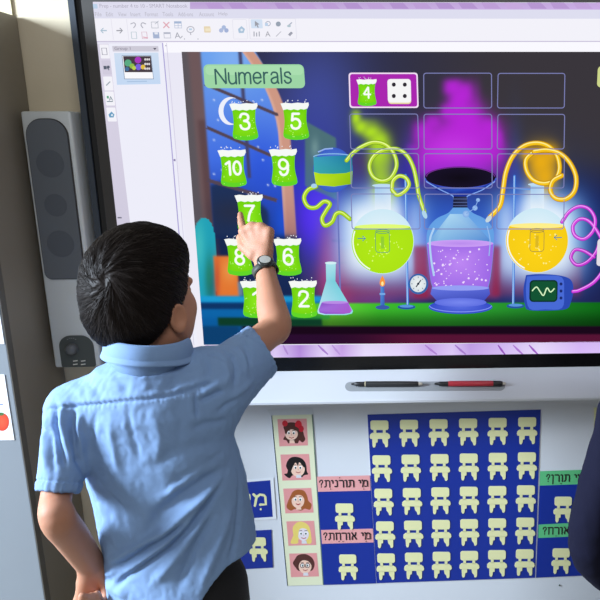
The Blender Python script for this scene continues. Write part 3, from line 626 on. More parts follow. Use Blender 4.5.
def beaker(cx, cy, num, name='numeral_beaker', k=1.0, Y=-.0010):
    a = Art(Y); L = lean(cx); p = lambda x, y: (cx + k * x + L * k * y, cy + k * y)
    body = [(-11.6, -12), (-11.2, -6), (-10.9, 0), (-11.6, 6), (-12.8, 12), (-12.9, 15), (-11.4, 17.2), (-6, 18.6), (0, 19), (6, 18.6), (11.4, 17), (12.9, 15), (12.6, 11), (11.4, 5), (11, 0), (11.3, -6), (12, -12)]
    a.fan(*p(0, 3), [p(*q) for q in body], (140, 232, 30), (112, 208, 14))
    a.poly([p(-12.6, 12.4), p(-6, 14.4), p(0, 14.8), p(6, 14.4), p(12.6, 12), p(12.9, 15), p(11.4, 17), p(6, 18.6), p(0, 19), p(-6, 18.6), p(-11.4, 17.2), p(-12.9, 15)], (98, 214, 40))
    rs = random.Random(num * 7 + 1)
    for _ in range(16):
        x, y = rs.uniform(-10, 10), rs.uniform(-6, 16); a.ell(*p(x, y), .5 * k, .5 * k, (196, 250, 120), n=6)
    foam = [(-14, -17.5), (-9, -18.3), (-3, -17.6), (3, -18.4), (9, -17.8), (14, -18.6), (14.3, -16), (12.6, -12.5), (9, -11.4), (6, -12), (3, -10.8), (-1, -11.8), (-4, -10.9), (-8, -11.9), (-11.7, -10.8), (-12.6, -13.5)]
    a.poly([p(*q) for q in foam], (246, 250, 246))
    for _ in range(9): a.ell(*p(rs.uniform(-12, 12), rs.uniform(-21.5, -18.5)), .55 * k, .55 * k, (236, 240, 250), n=6)
    a.strokes(str(num), *p(0, 0), (15.4 if num < 10 else 13.2) * k, 2.4 * k, (250, 252, 250))
    return a.build(name, scr, label='green beaker numbered %d' % num if name == 'numeral_beaker' else None)
for cx, cy, n in ((244.5, 121.5, 3), (295.5, 121, 5), (232.8, 168, 10), (283.7, 167.3, 9), (249.7, 213, 7), (239.5, 256.8, 8), (288, 256.8, 6), (255, 299, 1), (303.5, 299, 2)): beaker(cx, cy, n)
# glassware
a = Art(-.0006)
a.line([(337.5, 190), (340.5, 306)], 1.6, (110, 120, 190)); pts = a.ellpts(333, 170, 20, 22.5, n=36)
a.fan(333, 168, pts, (96, 140, 226), (58, 92, 196))
a.poly([(313.5, 157), (352, 155), (352.6, 174), (314, 174.5)], [(60, 160, 190), (24, 120, 160), (40, 140, 150), (60, 170, 170)])
a.poly([(313.8, 172), (320, 173.6), (334, 173.8), (346, 173), (352.5, 171), (352, 184), (334, 186.6), (316, 185)], [(190, 226, 30), (176, 220, 30), (170, 214, 20), (160, 208, 20), (150, 196, 20), (140, 190, 20), (170, 214, 26), (190, 226, 40)])
a.line(a.ellpts(333, 157, 19.5, 3.2, 180, 360, 14), 1, (140, 190, 235)); a.line([(318, 152), (325, 149), (333, 148.4)], 1.4, (150, 180, 240))
a.tube([(316, 186.5), (308, 190), (304, 198), (308, 206.5), (316, 207.5), (324, 201.5), (330, 204), (326, 211), (322, 219), (325, 225.5), (332, 222), (336, 214), (342, 213), (350, 219)], 4.6, (178, 220, 40), (120, 160, 30), (226, 250, 130))
a.ell(314, 185.8, 3, 2.2, (170, 210, 240))
a.build('hanging_flask', scr, label='blue round flask with a green curling tube')
a = Art(-.0007)
a.poly([(325.8, 263), (335.8, 263), (335.4, 281), (353, 311), (352, 313.5), (346, 315), (324, 315), (318, 313.5), (317.4, 311), (326.2, 281)], [(170, 226, 236)] * 2 + [(120, 206, 220)] + [(150, 220, 236)] * 4 + [(190, 230, 245)] + [(200, 236, 245)] + [(140, 210, 225)])
a.poly([(321.4, 303), (348, 302), (352, 310.5), (350, 313), (344, 314), (325, 314), (319.5, 312.5), (318.6, 310)], [(140, 84, 200), (164, 100, 214), (190, 110, 220), (170, 90, 205), (150, 80, 200), (140, 80, 200), (140, 84, 200), (160, 110, 220)])
a.ell(335, 302.4, 13.4, 1.5, (186, 140, 230)); a.ell(330.8, 263, 5.8, 1.4, (210, 240, 245)); a.build('conical_flask', scr)
def round_flask(cx, cy, liq, hi, neck_w, name):
    a = Art(-.0008)
    a.poly([(cx - neck_w + .6, cy - 56), (cx + neck_w, cy - 57), (cx + neck_w, cy - 28), (cx - neck_w + .6, cy - 28)], [(150, 196, 236), (176, 210, 240), (240, 248, 253), (240, 248, 253)])
    a.ell(cx, cy - 56, neck_w + 2, 1.6, (190, 220, 245))
    a.fan(cx, cy, a.ellpts(cx, cy, 31.6, 32.5, n=44), (238, 247, 252), (206, 234, 247))
    arc = a.ellpts(cx, cy, 31, 32, -27, 207, 34); a.fan(cx, cy + 8, arc, liq, [min(255, x * .97) for x in liq]); a.ell(cx, cy - 14.8, 27.6, 2.6, hi)
    rs = random.Random(int(cx))
    for _ in range(34):
        t = rs.uniform(0, 6.28); r = rs.uniform(0, 25); y = cy + 6 + r * math.sin(t) * .8
        if y > cy - 11: a.ell(cx + r * math.cos(t), y, rs.uniform(.4, 1), rs.uniform(.4, 1), hi, n=8)
    a.line(a.ellpts(cx, cy, 29.5, 30.5, 115, 200, 14), 1.3, (246, 252, 246))
    g = (90, 150, 120) if liq[0] < 200 else (150, 130, 70)
    a.loop(a.rpts(cx - 7, cy - 10, cx + 7, cy + 11, 3), .6, g); a.loop(a.ellpts(cx, cy - 10, 7, 2, n=16), .6, g); a.rect(cx - 1.6, cy - 5, cx + 1.6, cy + 7, tuple((x + 2 * y) // 3 for x, y in zip(g, liq)))
    d = -1 if liq[0] < 200 else 1; x = cx + d * 21; a.line([(x - 4, cy - 3), (x + 4, cy - 3)], .8, (60, 130, 170)); a.line([(x + (1 if d < 0 else -1), cy - 5.5), (x + (4 if d < 0 else -4), cy - 3), (x + (1 if d < 0 else -1), cy - .5)], .8, (60, 130, 170))
    return a.build(name, scr)
round_flask(382.5, 241.5, (178, 234, 24), (226, 252, 120), 8.4, 'round_flask')['label'] = 'round flask of yellow-green potion'
round_flask(537, 240.5, (254, 212, 24), (255, 240, 140), 7, 'round_flask')['label'] = 'round flask of golden yellow potion'
a = Art(-.0007)
def stand(x, y0, y1, yc):
    a = Art(-.0007)
    a.line([(x, y0), (x + lean(x) * 100, y1)], 2.4, (70, 130, 220)); a.line([(x - .3, y0), (x - .3 + lean(x) * 100, y1)], .9, (170, 210, 250)); a.ell(x + 1, y1 + 1, 9, 2.4, (40, 84, 160)); a.ell(x + 1, y1 + .2, 7, 1.4, (90, 150, 220)); a.line([(x, 188), (x + yc, 189.5)], 1.6, (110, 160, 230)); a.build('retort_stand', scr)
stand(405.5, 175, 306, -13); stand(514.5, 176, 305, 16)
# big bottle and funnel
a = Art(-.0009)
a.fan(460.5, 178, a.ellpts(460.5, 177, 35.5, 10.5, n=40), (16, 12, 22), (24, 18, 40)); a.line(a.ellpts(460.5, 178, 35.5, 10.5, 0, 180, 24), 1.4, (70, 90, 205)); a.line(a.ellpts(460.5, 176.6, 34, 9.4, 180, 360, 24), .8, (120, 50, 150))
a.poly([(426, 181), (440, 186.5), (460, 188.5), (482, 186.5), (495, 181), (484, 190), (468, 195.5), (466.5, 198), (454, 198), (451, 195), (436, 190)], [(30, 60, 170), (40, 70, 180), (50, 90, 200), (40, 70, 180), (30, 60, 170), (26, 44, 130), (30, 50, 150), (40, 60, 160), (40, 60, 160), (30, 50, 150), (26, 44, 130)])
a.line(spline([(426, 181.5), (440, 189.5), (452, 195.4), (454, 199)], 6), 1, (130, 170, 245)); a.line(spline([(495, 181.5), (482, 190), (468, 195.8), (466.6, 199)], 6), 1, (130, 170, 245))
out = spline([(453.5, 207), (448, 213), (436, 219), (428, 229), (426.5, 242), (428.4, 262), (430.5, 280), (433, 289)], 6) + spline([(488, 289), (490.4, 278), (492.6, 260), (494, 242), (493, 229), (485, 219), (473, 213), (467, 207)], 6)
a.fan(460, 240, out, (120, 176, 232), (100, 160, 228))
a.poly([(430, 240), (450, 214), (466, 214), (490, 240), (484, 246), (436, 246)], [(112, 166, 222), (170, 214, 242), (140, 190, 236), (84, 140, 212), (84, 140, 206), (124, 180, 228)])
liq = spline([(427, 244), (428.6, 262), (431, 281), (433.4, 288)], 5) + [(446, 290), (460, 290.4), (475, 290)] + spline([(487.6, 288), (490, 278), (492.4, 260), (493.4, 243)], 5)
a.fan(460, 262, liq, (190, 136, 244), (156, 104, 230)); a.ell(460.3, 243.4, 33.2, 3.6, (204, 160, 246), (186, 140, 238))
rs = random.Random(4)
for _ in range(60): 
    r = rs.choice((.5, .7, 1.1)); a.ell(460 + rs.uniform(-28, 28), rs.uniform(249, 286), r, r, (240, 220, 255), n=8)
a.line(spline([(434, 228), (430, 240), (431, 258), (434, 276)], 6), 2, (176, 210, 245)); a.line(spline([(487, 226), (490, 240), (489, 256)], 6), 1, (150, 190, 240))
a.poly([(432, 287), (489, 287), (490, 294), (484, 301), (437, 301), (430.5, 294)], [(104, 120, 226), (90, 104, 214), (72, 84, 196), (60, 74, 184), (70, 84, 190), (90, 106, 214)]); a.ell(460.4, 288, 28.6, 2.6, (150, 160, 245))
a.ell(460.5, 307, 32, 7, (52, 74, 200), (90, 110, 226)); a.ell(460.5, 302.4, 26, 4.4, (96, 112, 226), (120, 136, 240)); a.line(a.ellpts(460.5, 305.5, 31, 6.4, 0, 180, 20), .9, (130, 150, 245))
a.poly([(453.5, 196.5), (466.8, 196.5), (467.6, 207.6), (452.8, 207.6)], [(30, 34, 60), (50, 56, 90), (40, 46, 80), (24, 26, 50)])
for y in (199, 202.4, 205.6): a.line([(453, y), (467.4, y)], .8, (84, 100, 150))
for (x, y, r) in ((466, 214, 3.4), (475, 208, 2.6), (478, 200, 2)): a.ell(x, y, r, r, (130, 170, 230), (170, 205, 245))
a.line([(466, 214), (475, 208), (478, 200)], .9, (130, 170, 230)); a.build('purple_potion_bottle', scr)
# coiled tubes
a = Art(-.0012)
a.tube([(346.5, 160.5), (353, 153), (362, 146.5), (374, 142.2), (386, 145), (394, 154), (396.5, 166), (391, 177.5), (382, 181), (373, 176.5), (369.5, 166), (374, 156), (384, 150), (397, 149), (407, 155.5), (413.5, 168), (417, 184), (419, 196), (424.5, 212)], 4.4, (190, 224, 60), (120, 160, 30), (236, 252, 160))
a.tube([(392, 189), (393, 181), (399, 176), (406, 178), (409, 185), (404, 192), (397, 195), (392, 190)], 4.2, (200, 228, 60), (130, 166, 30), (236, 252, 160)); a.ell(424.6, 214.5, 2.2, 4.4, (176, 214, 235), rot=-24)
a.build('coiled_tube', scr, label='green coiled tube')
a = Art(-.0012)
a.tube([(490, 217), (500, 206), (503, 190), (506, 172), (513, 156), (524, 146), (537, 143), (549, 146.5), (557, 156), (559.5, 169), (555, 179.5), (545, 183.5), (534, 180.5), (527, 171.5), (526, 160), (534, 151.5)], 5, (248, 200, 30), (190, 136, 10), (255, 240, 150))
a.tube([(534, 151.5), (547, 150), (560, 153.5), (570, 163), (576, 177), (574.5, 191), (566, 199), (556, 198.5), (550.5, 191), (553, 181), (562, 175.5)], 5, (246, 196, 28), (186, 132, 10), (255, 240, 150)); a.ell(488.6, 219, 2.4, 4, (200, 214, 220), rot=40)
a.build('coiled_tube', scr, label='yellow coiled tube')
a = Art(-.0012)
a.tube([(562, 222), (569, 212), (579, 206.5), (589, 209), (595, 219), (593, 231), (584, 239), (575, 235.5), (573, 226), (580, 219), (590, 222), (600, 236), (606, 252), (604, 268), (594, 282), (580, 290), (573, 291.5)], 3.8, (214, 70, 226), (140, 30, 170), (244, 170, 250))
a.tube([(600, 240), (596, 252), (587, 262), (577, 265), (571, 258), (575, 250), (584, 251), (594, 257)], 3.6, (204, 60, 214), (130, 26, 160), (240, 160, 250)); a.rect(597, 239, 640, 266, (226, 222, 230), 3)
a.build('coiled_tube', scr, label='pink coiled tube')
a = Art(-.0010)
a.poly([(380.6, 286), (384.2, 286), (384.6, 306), (380.4, 306)], [(90, 150, 220), (60, 110, 200), (50, 90, 180), (70, 120, 205)]); a.ell(382.6, 307.4, 7, 2.2, (60, 90, 170)); a.rect(379.6, 293, 385.2, 295, (120, 170, 230))
a.poly(spline([(382.4, 275.5), (380, 280.5), (379.9, 284.6), (382.4, 286.6), (384.8, 284.6), (384.8, 280.5), (382.4, 275.5)], 4)[:-1], (250, 150, 60)); a.ell(382.4, 283.6, 1.2, 2.2, (255, 236, 160)); a.build('burner', scr)
a = Art(-.0010)
a.ell(418.4, 284, 10, 10.4, (56, 100, 170)); a.ell(418.2, 283.8, 8, 8.4, (214, 224, 230), (240, 244, 244))
for k in range(8): t = math.radians(k * 45); a.line([(418.2 + 5.6 * math.cos(t), 283.8 + 5.8 * math.sin(t)), (418.2 + 7 * math.cos(t), 283.8 + 7.2 * math.sin(t))], .6, (80, 90, 110))
a.line([(416, 287), (421, 280)], 1.1, (40, 50, 70)); a.ell(418.2, 283.8, 1.2, 1.2, (40, 50, 70)); a.build('pressure_gauge', scr)
a = Art(-.0010)
a.poly(spline([(526, 275), (540, 274), (560, 275.5), (571, 280), (573.4, 291), (570.5, 303), (566, 309), (548, 310.6), (529, 310), (525, 305), (523.4, 290), (526, 275)], 4)[:-1], (44, 74, 178)); a.poly(spline([(527, 276.5), (545, 275.5), (562, 277.5), (564, 292), (562, 308), (545, 309.4), (529.5, 308.6), (526, 292), (527, 276.5)], 4)[:-1], (72, 106, 214))
a.rect(529.4, 280, 557.6, 302, (16, 52, 40), 4); a.rect(531, 281.4, 556.4, 300.6, (20, 84, 52), 3); a.line(spline([(532, 291), (536.5, 287), (540, 291.5), (543.5, 295.4), (547, 288), (550.5, 292), (554.5, 288.4)], 6), 1.2, (220, 252, 200))
for y in (284, 291, 298): a.ell(561, y, 1.5, 1.6, (30, 44, 110), n=12)
a.build('oscilloscope', scr)
# answer boxes
def abox(cx0, cx1, v0, v1):
    a = Art(-.0014); a.loop(a.rpts(cx0, v0, cx1, v1, 2.4), .9, (126, 130, 184)); a.build('answer_box', scr)
for r, (v0, v1) in enumerate(((73, 108), (114, 149), (153.5, 188), (194, 229))):
    for c, (u0, u1) in enumerate(((349.5, 417.5), (423.8, 491.6), (497.8, 564.6))):
        if r == 0 and c == 0: continue
        abox(u0 + r * .7 * (1 - c / 1.5), u1 + r * .7 * (1 - c / 1.5), v0 + .6 * c * (.3), v1)
a = Art(-.0014); a.rect(349, 72.6, 418.2, 108, (244, 226, 248), 3); a.rect(350.4, 74, 416.8, 106.6, (170, 40, 176), 2.4)
a.rect(388, 80.6, 411, 104, (232, 214, 160), 3); a.rect(387.6, 79, 411, 102.6, (246, 246, 246), 3)
for du in (393.8, 404.8):
    for dv in (84.6, 96): a.ell(du, dv, 2, 2.1, (48, 44, 52), n=14)
a.build('answered_box', scr, label='magenta answer box with a die'); beaker(366.8, 92.4, 4, 'answer_beaker', .72, -.0019)
a = Art(-.0010); a.rect(597.4, 66, 660, 87.4, (206, 214, 140), 4); a.build('side_tab', scr)
# ------------------------------------------------------------------ paper charts on the whiteboard
YW = .0308                                # whiteboard face
M_CARD = mat('laminated_card_edge', (205, 208, 212), .35)
BLUE, CREAM, PINK, GREEN = (4, 42, 144), (226, 226, 172), (226, 160, 160), (92, 190, 128)
def sheet(name, pts, parent, col=None, border=None):   # a thin laminated card: solid edge, printed face
    P = [at(u, v, YW) for u, v in pts]; P = [np.array((p[0], YW, p[2])) for p in P]
    b = MB(); b.prism(P, (0, -.0008, 0)); v = b
    o = b.build(name, [M_CARD], parent); a = Art(YW - .0009); a.poly(pts, col); a.build('print', o, M_PRINT); return o
def seat(parent, cx, cy, k=1.0, name='seat_cutout', Y=YW - .0012):
    L = lean(cx); q = lambda x, y: (cx + k * x + L * k * y, cy + k * y); b = MB()
    def pr(pts):
        P = [at(*q(*p), Y) for p in pts]; b.prism([np.array((p[0], Y, p[2])) for p in P], (0, -.0008, 0))
    def rnd(x0, y0, x1, y1, r, n=4):
        o = []
        for (cx_, cy_, t0) in ((x1 - r, y0 + r, -90), (x1 - r, y1 - r, 0), (x0 + r, y1 - r, 90), (x0 + r, y0 + r, 180)):
            for i in range(n + 1):
                t = math.radians(t0 + 90 * i / n); o.append((cx_ + r * math.cos(t), cy_ + r * math.sin(t)))
        return o
    pr(rnd(-9.3, -13.4, 8.7, -3.9, 2.2)); pr([(-6.4, -4.1), (-3.6, -4.1), (-3.6, -.6), (-6.4, -.6)]); pr([(2.9, -4.1), (5.7, -4.1), (5.7, -.6), (2.9, -.6)])
    pr([(-8, -1), (7.4, -1), (9.6, .8), (10.1, 3.4), (9, 5), (-9.6, 5), (-10.4, 3.4), (-10, .8)])
    pr([(-8, 4.8), (-2.4, 4.8), (-2.6, 8.4), (-4.4, 9), (-4.6, 11.4), (-5.4, 13.4), (-7, 13.6), (-7.8, 12)]); pr([(2, 4.8), (7.8, 4.8), (7.6, 12), (6.6, 13.4), (5, 13.2), (4.4, 10.8), (2.6, 8.6)])
    return b.build(name, mat('cream_cutout', CREAM, .6), parent)
def heb(a, word, cx, cy, h, w, col=(30, 24, 30)): a.strokes(word[::-1], cx, cy, 7.2, 1.35, col, width=w, slope=-.012)
# portrait strip
def strip(name, label, pts, inner, loc):
    t = thing(name, label, 'chart', loc); o = sheet('card', pts, t, CREAM2); return t, o
CREAM2 = (222, 226, 194)
st, card = strip('portrait_strip', 'tall cream paper strip with five cartoon girl faces on pink squares', [(271.5, 415.4), (312.3, 414.4), (323.4, 584.8), (287.4, 585.8)], None, (-.33, YW, .35))
a = Art(YW - .0009); m_ = Art(YW - .0003); m_.poly([(267, 409.4), (312.6, 407.6), (313.2, 415), (270.6, 416)], (204, 210, 216)); m_.build('laminate_margin', card, M_PRINT)
a.line([(271.7, 415.4), (287.6, 585.8)], 1, (60, 90, 130)); a.line([(312.2, 414.4), (323.3, 584.8)], 1, (92, 116, 104)); a.build('border_line', card, M_PRINT)
def face(i, quad, hair, kind):
    a = Art(YW - .0011); a.poly(quad, (222, 150, 150)); cx = sum(p[0] for p in quad) / 4; cy = sum(p[1] for p in quad) / 4
    q = lambda x, y: (cx + x + lean(cx) * y, cy + y); B = lambda pts, c: a.poly([q(*p) for p in pts], c)
    SK = (238, 200, 180) if kind != 3 else (222, 214, 222); OUT = (64, 40, 36)
    S = lambda pts, c: a.poly([tuple(p) for p in spline([q(*p) for p in pts] + [q(*pts[0])], 5)[:-1]], c)
    if kind == 0:
        S([(-8, -1), (-9, -6), (-5, -9.5), (1, -10), (6, -8), (10, -2), (11, 3), (12, 7), (9, 10), (6, 8), (4, 11), (-2, 10), (-5, 11), (-7, 8), (-10, 7), (-8, 3)], hair)
        a.ell(*q(-7.4, -9), 2.8, 3, (196, 30, 44)); a.ell(*q(6, -7.4), 3.4, 4.6, (206, 26, 44)); a.ell(*q(8.6, -3.6), 2.6, 3.2, (186, 20, 40))
        a.ell(*q(-1.5, 1.6), 6.4, 6, SK); S([(-8, -1), (-6, -5), (0, -7), (6, -4), (5, -1), (0, -3), (-4, -2), (-7, 2)], hair)
    elif kind == 1:
        S([(-8, 3), (-9.5, -2), (-6, -8.5), (0, -10.5), (7, -8.5), (10.5, -3), (11, 4), (12, 7), (8, 8), (5, 10), (-3, 8), (-7, 11), (-12, 7), (-9, 6)], hair)
        a.ell(*q(2, 2), 7, 7.4, SK); S([(-7, 2), (-7, -4), (0, -8), (7, -7), (9, -1), (8, 0), (4, -5), (2.4, -1.4), (0, -4.6), (-3, 0), (-5, 4)], hair)
    elif kind == 2:
        S([(-8, -4), (-5, -9), (0, -11), (6, -10), (9, -5), (10, 0), (13, 4), (11, 9), (6, 8), (2, 10), (-4, 8.5), (-8, 10), (-12, 7), (-11, 2)], hair)
        a.ell(*q(-.4, 0), 6.4, 7.4, SK); S([(-7, -1), (-6, -6), (0, -8.6), (6, -6), (6.6, -1), (3.6, -5), (-1, -5.6), (-5, -3)], hair)
    elif kind == 3:
        S([(-8, 2), (-8, -6), (-3, -11), (3, -11), (8, -7), (9.6, 1), (9.6, 9.6), (5, 10), (4, 6), (-3, 6), (-4, 10), (-11, 10), (-9.4, 5)], hair)
        a.ell(*q(2, .6), 5.6, 7, SK); S([(-5, 1), (-5, -6), (0, -9), (6, -6.6), (7.6, 0), (5.4, -4), (1, -5), (-2, -3), (-3.4, 3)], hair)
    else:
        S([(-9, 2), (-11, -2), (-8.6, -6), (-6, -9.5), (-1, -11), (4, -10.4), (8.6, -7), (10.6, -2), (9.6, 3), (6, 6), (-5, 6)], hair)
        a.ell(*q(1, 1.6), 6.4, 6.8, SK); S([(-7, 1), (-6, -4.6), (0, -7), (6, -5), (7.6, 0), (4, -4), (-2, -4.6), (-5, -1)], hair)
    fx = {0: -1.6, 1: 2.2, 2: -.4, 3: 2.2, 4: 1}[kind]; fy = {0: .8, 1: .6, 2: -1, 3: .4, 4: .6}[kind]
    for s in (-1, 1):
        a.ell(*q(fx + s * 2.6, fy - .4), 1.5, 1.7, (250, 250, 250), n=12); a.ell(*q(fx + s * 2.4, fy), .9, 1.1, (40, 70, 70) if kind > 1 else (30, 22, 24), n=10)
        a.line([q(fx + s * 2.6 - 1.4, fy - 2.8), q(fx + s * 2.6 + 1.4, fy - 3)], .6, OUT)
        if kind == 4: a.loop(a.ellpts(*q(fx + s * 2.6, fy), 2.2, 2.1, n=14), .6, (60, 60, 70))
    a.line([q(fx - 2.4, fy + 4), q(fx, fy + 5), q(fx + 2.4, fy + 4)], [.7, 1.3, .7] if kind == 2 else .7, (170, 40, 50)); a.line([q(fx, fy + 1), q(fx + .3, fy + 2.2)], .5, (190, 130, 110))
    a.poly([q(fx - 2, fy + 7), q(fx + 2.4, fy + 7), q(fx + 3, fy + 10), q(fx - 2.4, fy + 10)], (214, 214, 220) if kind in (1, 3, 4) else SK)
    a.build('face_card', card, M_PRINT)
for i, (Q, hair) in enumerate((
        ([(277.4, 419.2), (306.6, 418.6), (308, 445.4), (279.4, 446.4)], (78, 40, 32)), ([(280.4, 454.6), (309, 454), (311, 479.8), (282.4, 480.6)], (20, 16, 20)),
        ([(283.2, 488.6), (311.2, 488), (313.6, 512.6), (285.4, 513.4)], (158, 88, 44)), ([(286.4, 521.4), (314, 520.8), (316.2, 545), (288.4, 545.8)], (228, 206, 110)),
        ([(289.2, 553.6), (316.8, 553), (319, 576.4), (291, 577.2)], (84, 44, 40)))): face(i, Q, hair, i)
# main seating chart
ch = thing('seating_chart', 'large square blue chart with thirty cream chair cutouts in six columns', 'chart', (.06, YW, .35))
main = sheet('backing_sheet', [(367.4, 414.6), (540.8, 409.6), (535, 577.8), (376.6, 583.2)], ch, BLUE)
rows = [(380, 527.3, 433.8, 430.6), (382, 527, 468.6, 465.6), (383.8, 526, 502, 498.6), (385.4, 525.4, 534.6, 530.8), (386.6, 524.8, 566.6, 562.4)]
for (u0, u1, v0, v1) in rows:
    for c in range(6):
        t = c / 5; seat(main, u0 + t * (u1 - u0), v0 + t * (v1 - v0), 1 - .02 * (v0 - 433) / 133)
# duty charts either side
def duty(name, label, pts, heads, words, seats, hcol, loc):
    t = thing(name, label, 'chart', loc); o = sheet('backing_sheet', pts, t, BLUE)
    for q, (word, cx, cy, w, dots) in zip(heads, words):
        a = Art(YW - .0011); a.poly(q, hcol); heb(a, word, cx, cy, 8.6, w)
        for d in dots: a.ell(cx + d[0], cy + d[1], .55, .55, (30, 24, 30), n=8)
        a.build('header_label', o, M_PRINT)
    for s in seats: seat(o, *s)
    return t
duty('duty_chart', 'blue duty chart with pink heading strips beside the cartoon girl faces', [(316.8, 476.8), (370.4, 475.6), (376.2, 583.4), (323.6, 585)],
     [[(316.8, 476.6), (369.8, 475.4), (370.6, 490.6), (318, 491.8)], [(321, 530), (372.8, 528.6), (373.6, 542.4), (322, 543.8)]],
     [('מי תורנית?', 343.6, 483.4, 48, [(20, 5.6), (-4, -5.6), (-13, 5.6)]), ('מי אורחת?', 347, 536, 46.6, [(19, 5.6), (-8, 5.4), (-4, 5.6)])], [(345, 516.6, .98), (348.4, 567.2, .95)], PINK, (-.22, YW, .35))
duty('duty_chart', 'blue duty chart with green heading strips right of the seating chart', [(540, 471.6), (586.6, 470), (588.4, 575.4), (536, 577.8)],
     [[(540, 471.2), (586.6, 469.6), (586.8, 484), (539.6, 485.6)], [(538.6, 524.6), (587.4, 522.2), (587.6, 536), (538.2, 538)]],
     [('מי תורן?', 565, 477.8, 37, [(14, 5.6), (-4, 5.8)]), ('מי אורח?', 563, 530.4, 40, [(15, 5.6), (-7, 5.6)])], [(563.2, 509.4, .95), (561.2, 561, .95)], GREEN, (.32, YW, .35))
# small cards left of the strip
lc = thing('word_card', 'small blue card with cream Hebrew letters above the blue chair card', 'card', (-.43, YW, .5))
o = sheet('card', [(226, 481), (273.4, 477.4), (276.4, 519), (229, 522)], lc, (222, 226, 232)); a = Art(YW - .0011); a.poly([(229, 483.6), (270.2, 480.2), (272.8, 516.8), (232, 519.4)], BLUE)
a.strokes('מי'[::-1], 256.2, 499.6, 12, 2.5, CREAM, slope=-.04, width=20); a.ell(260.8, 509.2, 1.1, 1.1, CREAM, n=10); a.build('lettering', o, M_PRINT)
cc_ = thing('chair_card', 'small blue card with one cream chair picture below the Hebrew letter card', 'card', (-.43, YW, .42))
o = sheet('card', [(230, 532), (271.4, 529.6), (273, 567.6), (233, 569.8)], cc_, BLUE); seat(o, 258.6, 549.4, .9)
# boys' strip at the far right
gs = thing('portrait_strip', 'cream paper strip with green squares partly hidden behind the navy sleeve', 'chart', (.42, YW, .35))
o = sheet('card', [(594, 407.6), (634, 406.4), (629, 575), (592, 576)], gs, CREAM)
for k in range(5):
    cy = 427 + 33 * k; a = Art(YW - .0011); a.rect(598.5, cy - 13, 627.5, cy + 13, (100, 196, 134)); a.ell(613, cy + 1, 6.5, 7.4, (238, 200, 176)); a.ell(613, cy - 5, 7.4, 4.6, (70, 46, 36))
    for s in (-1, 1): a.ell(613 + s * 2.4, cy, .9, 1.1, (40, 30, 30), n=8)
    a.line([(610.6, cy + 4), (613, cy + 5), (615.4, cy + 4)], .8, (160, 60, 60)); a.build('face_card', o, M_PRINT)
# round magnets / smudges under the chart
mg = thing('magnet', 'tiny dark magnet on the whiteboard just below the blue charts', 'magnet', tuple(at(559.5, 585.2, YW)))
b = MB(); p = at(559.5, 585.2, YW); b.revolve((p[0], YW, p[2]), (0, -1, 0), [(0, .0022), (.0015, .002)], 16); b.build('cap', mat('dark_magnet', (70, 90, 80), .5), mg)

# ------------------------------------------------------------------ pens in the tray
def pen(name, label, ua, ub, v, body, tipc, ring=None):
    pa, n = on_tray(ua, v); pb, _ = on_tray(ub, v - .02 * (ub - ua) * .2); r = .0062; pa = pa + n * (r + .0006); pb = pb + n * (r + .0006); ax = pb - pa; L = np.linalg.norm(ax)
    t = thing(name, label, 'pen', tuple(pa)); m = mat(name + str(body), body, .38, bump=.1, bscale=600); mk = mat('pen_black_rubber', (22, 22, 24), .4)
    b = MB(); b.revolve(pa, ax, [(L * .20, r * .86), (L * .22, r), (L * .7, r * 1.02), (L * .97, r * .92), (L * .985, r * .7)], 24); b.build('barrel', m, t, True)
    b = MB(); b.revolve(pa, ax, [(0, .0016), (L * .02, .0026), (L * .06, .0034), (L * .075, .0052), (L * .16, r * .84), (L * .205, r * .88)], 24); b.build('tip', mk, t, True)
    if ring: b = MB(); b.revolve(pa, ax, [(L * .198, r * .9), (L * .2, r * 1.03), (L * .212, r * 1.03), (L * .214, r * .9)], 24); b.build('ring', mat('pen_ring', ring, .3), t, True)
    if body[0] > 80: b = MB(); b.revolve(pa, ax, [(L * .86, r * 1.0), (L * .862, r * 1.03), (L * .96, r * .99), (L * .998, r * .8)], 24); b.build('end_cap', mk, t, True)
    b = MB(); b.revolve(pa, ax, [(L * .985, r * .62), (L * 1.03, r * .56), (L * 1.045, r * .3)], 20); b.build('eraser_nib', mat('translucent_beige', (206, 200, 186), .35), t, True)
pen('stylus_pen', 'black stylus pen lying at the left of the white pen tray', 351.5, 419.5, 386.2, (36, 37, 38), None, (190, 180, 150))
pen('stylus_pen', 'red stylus pen with black ends lying in the white pen tray', 434.5, 502.5, 385.9, (176, 38, 52), None)
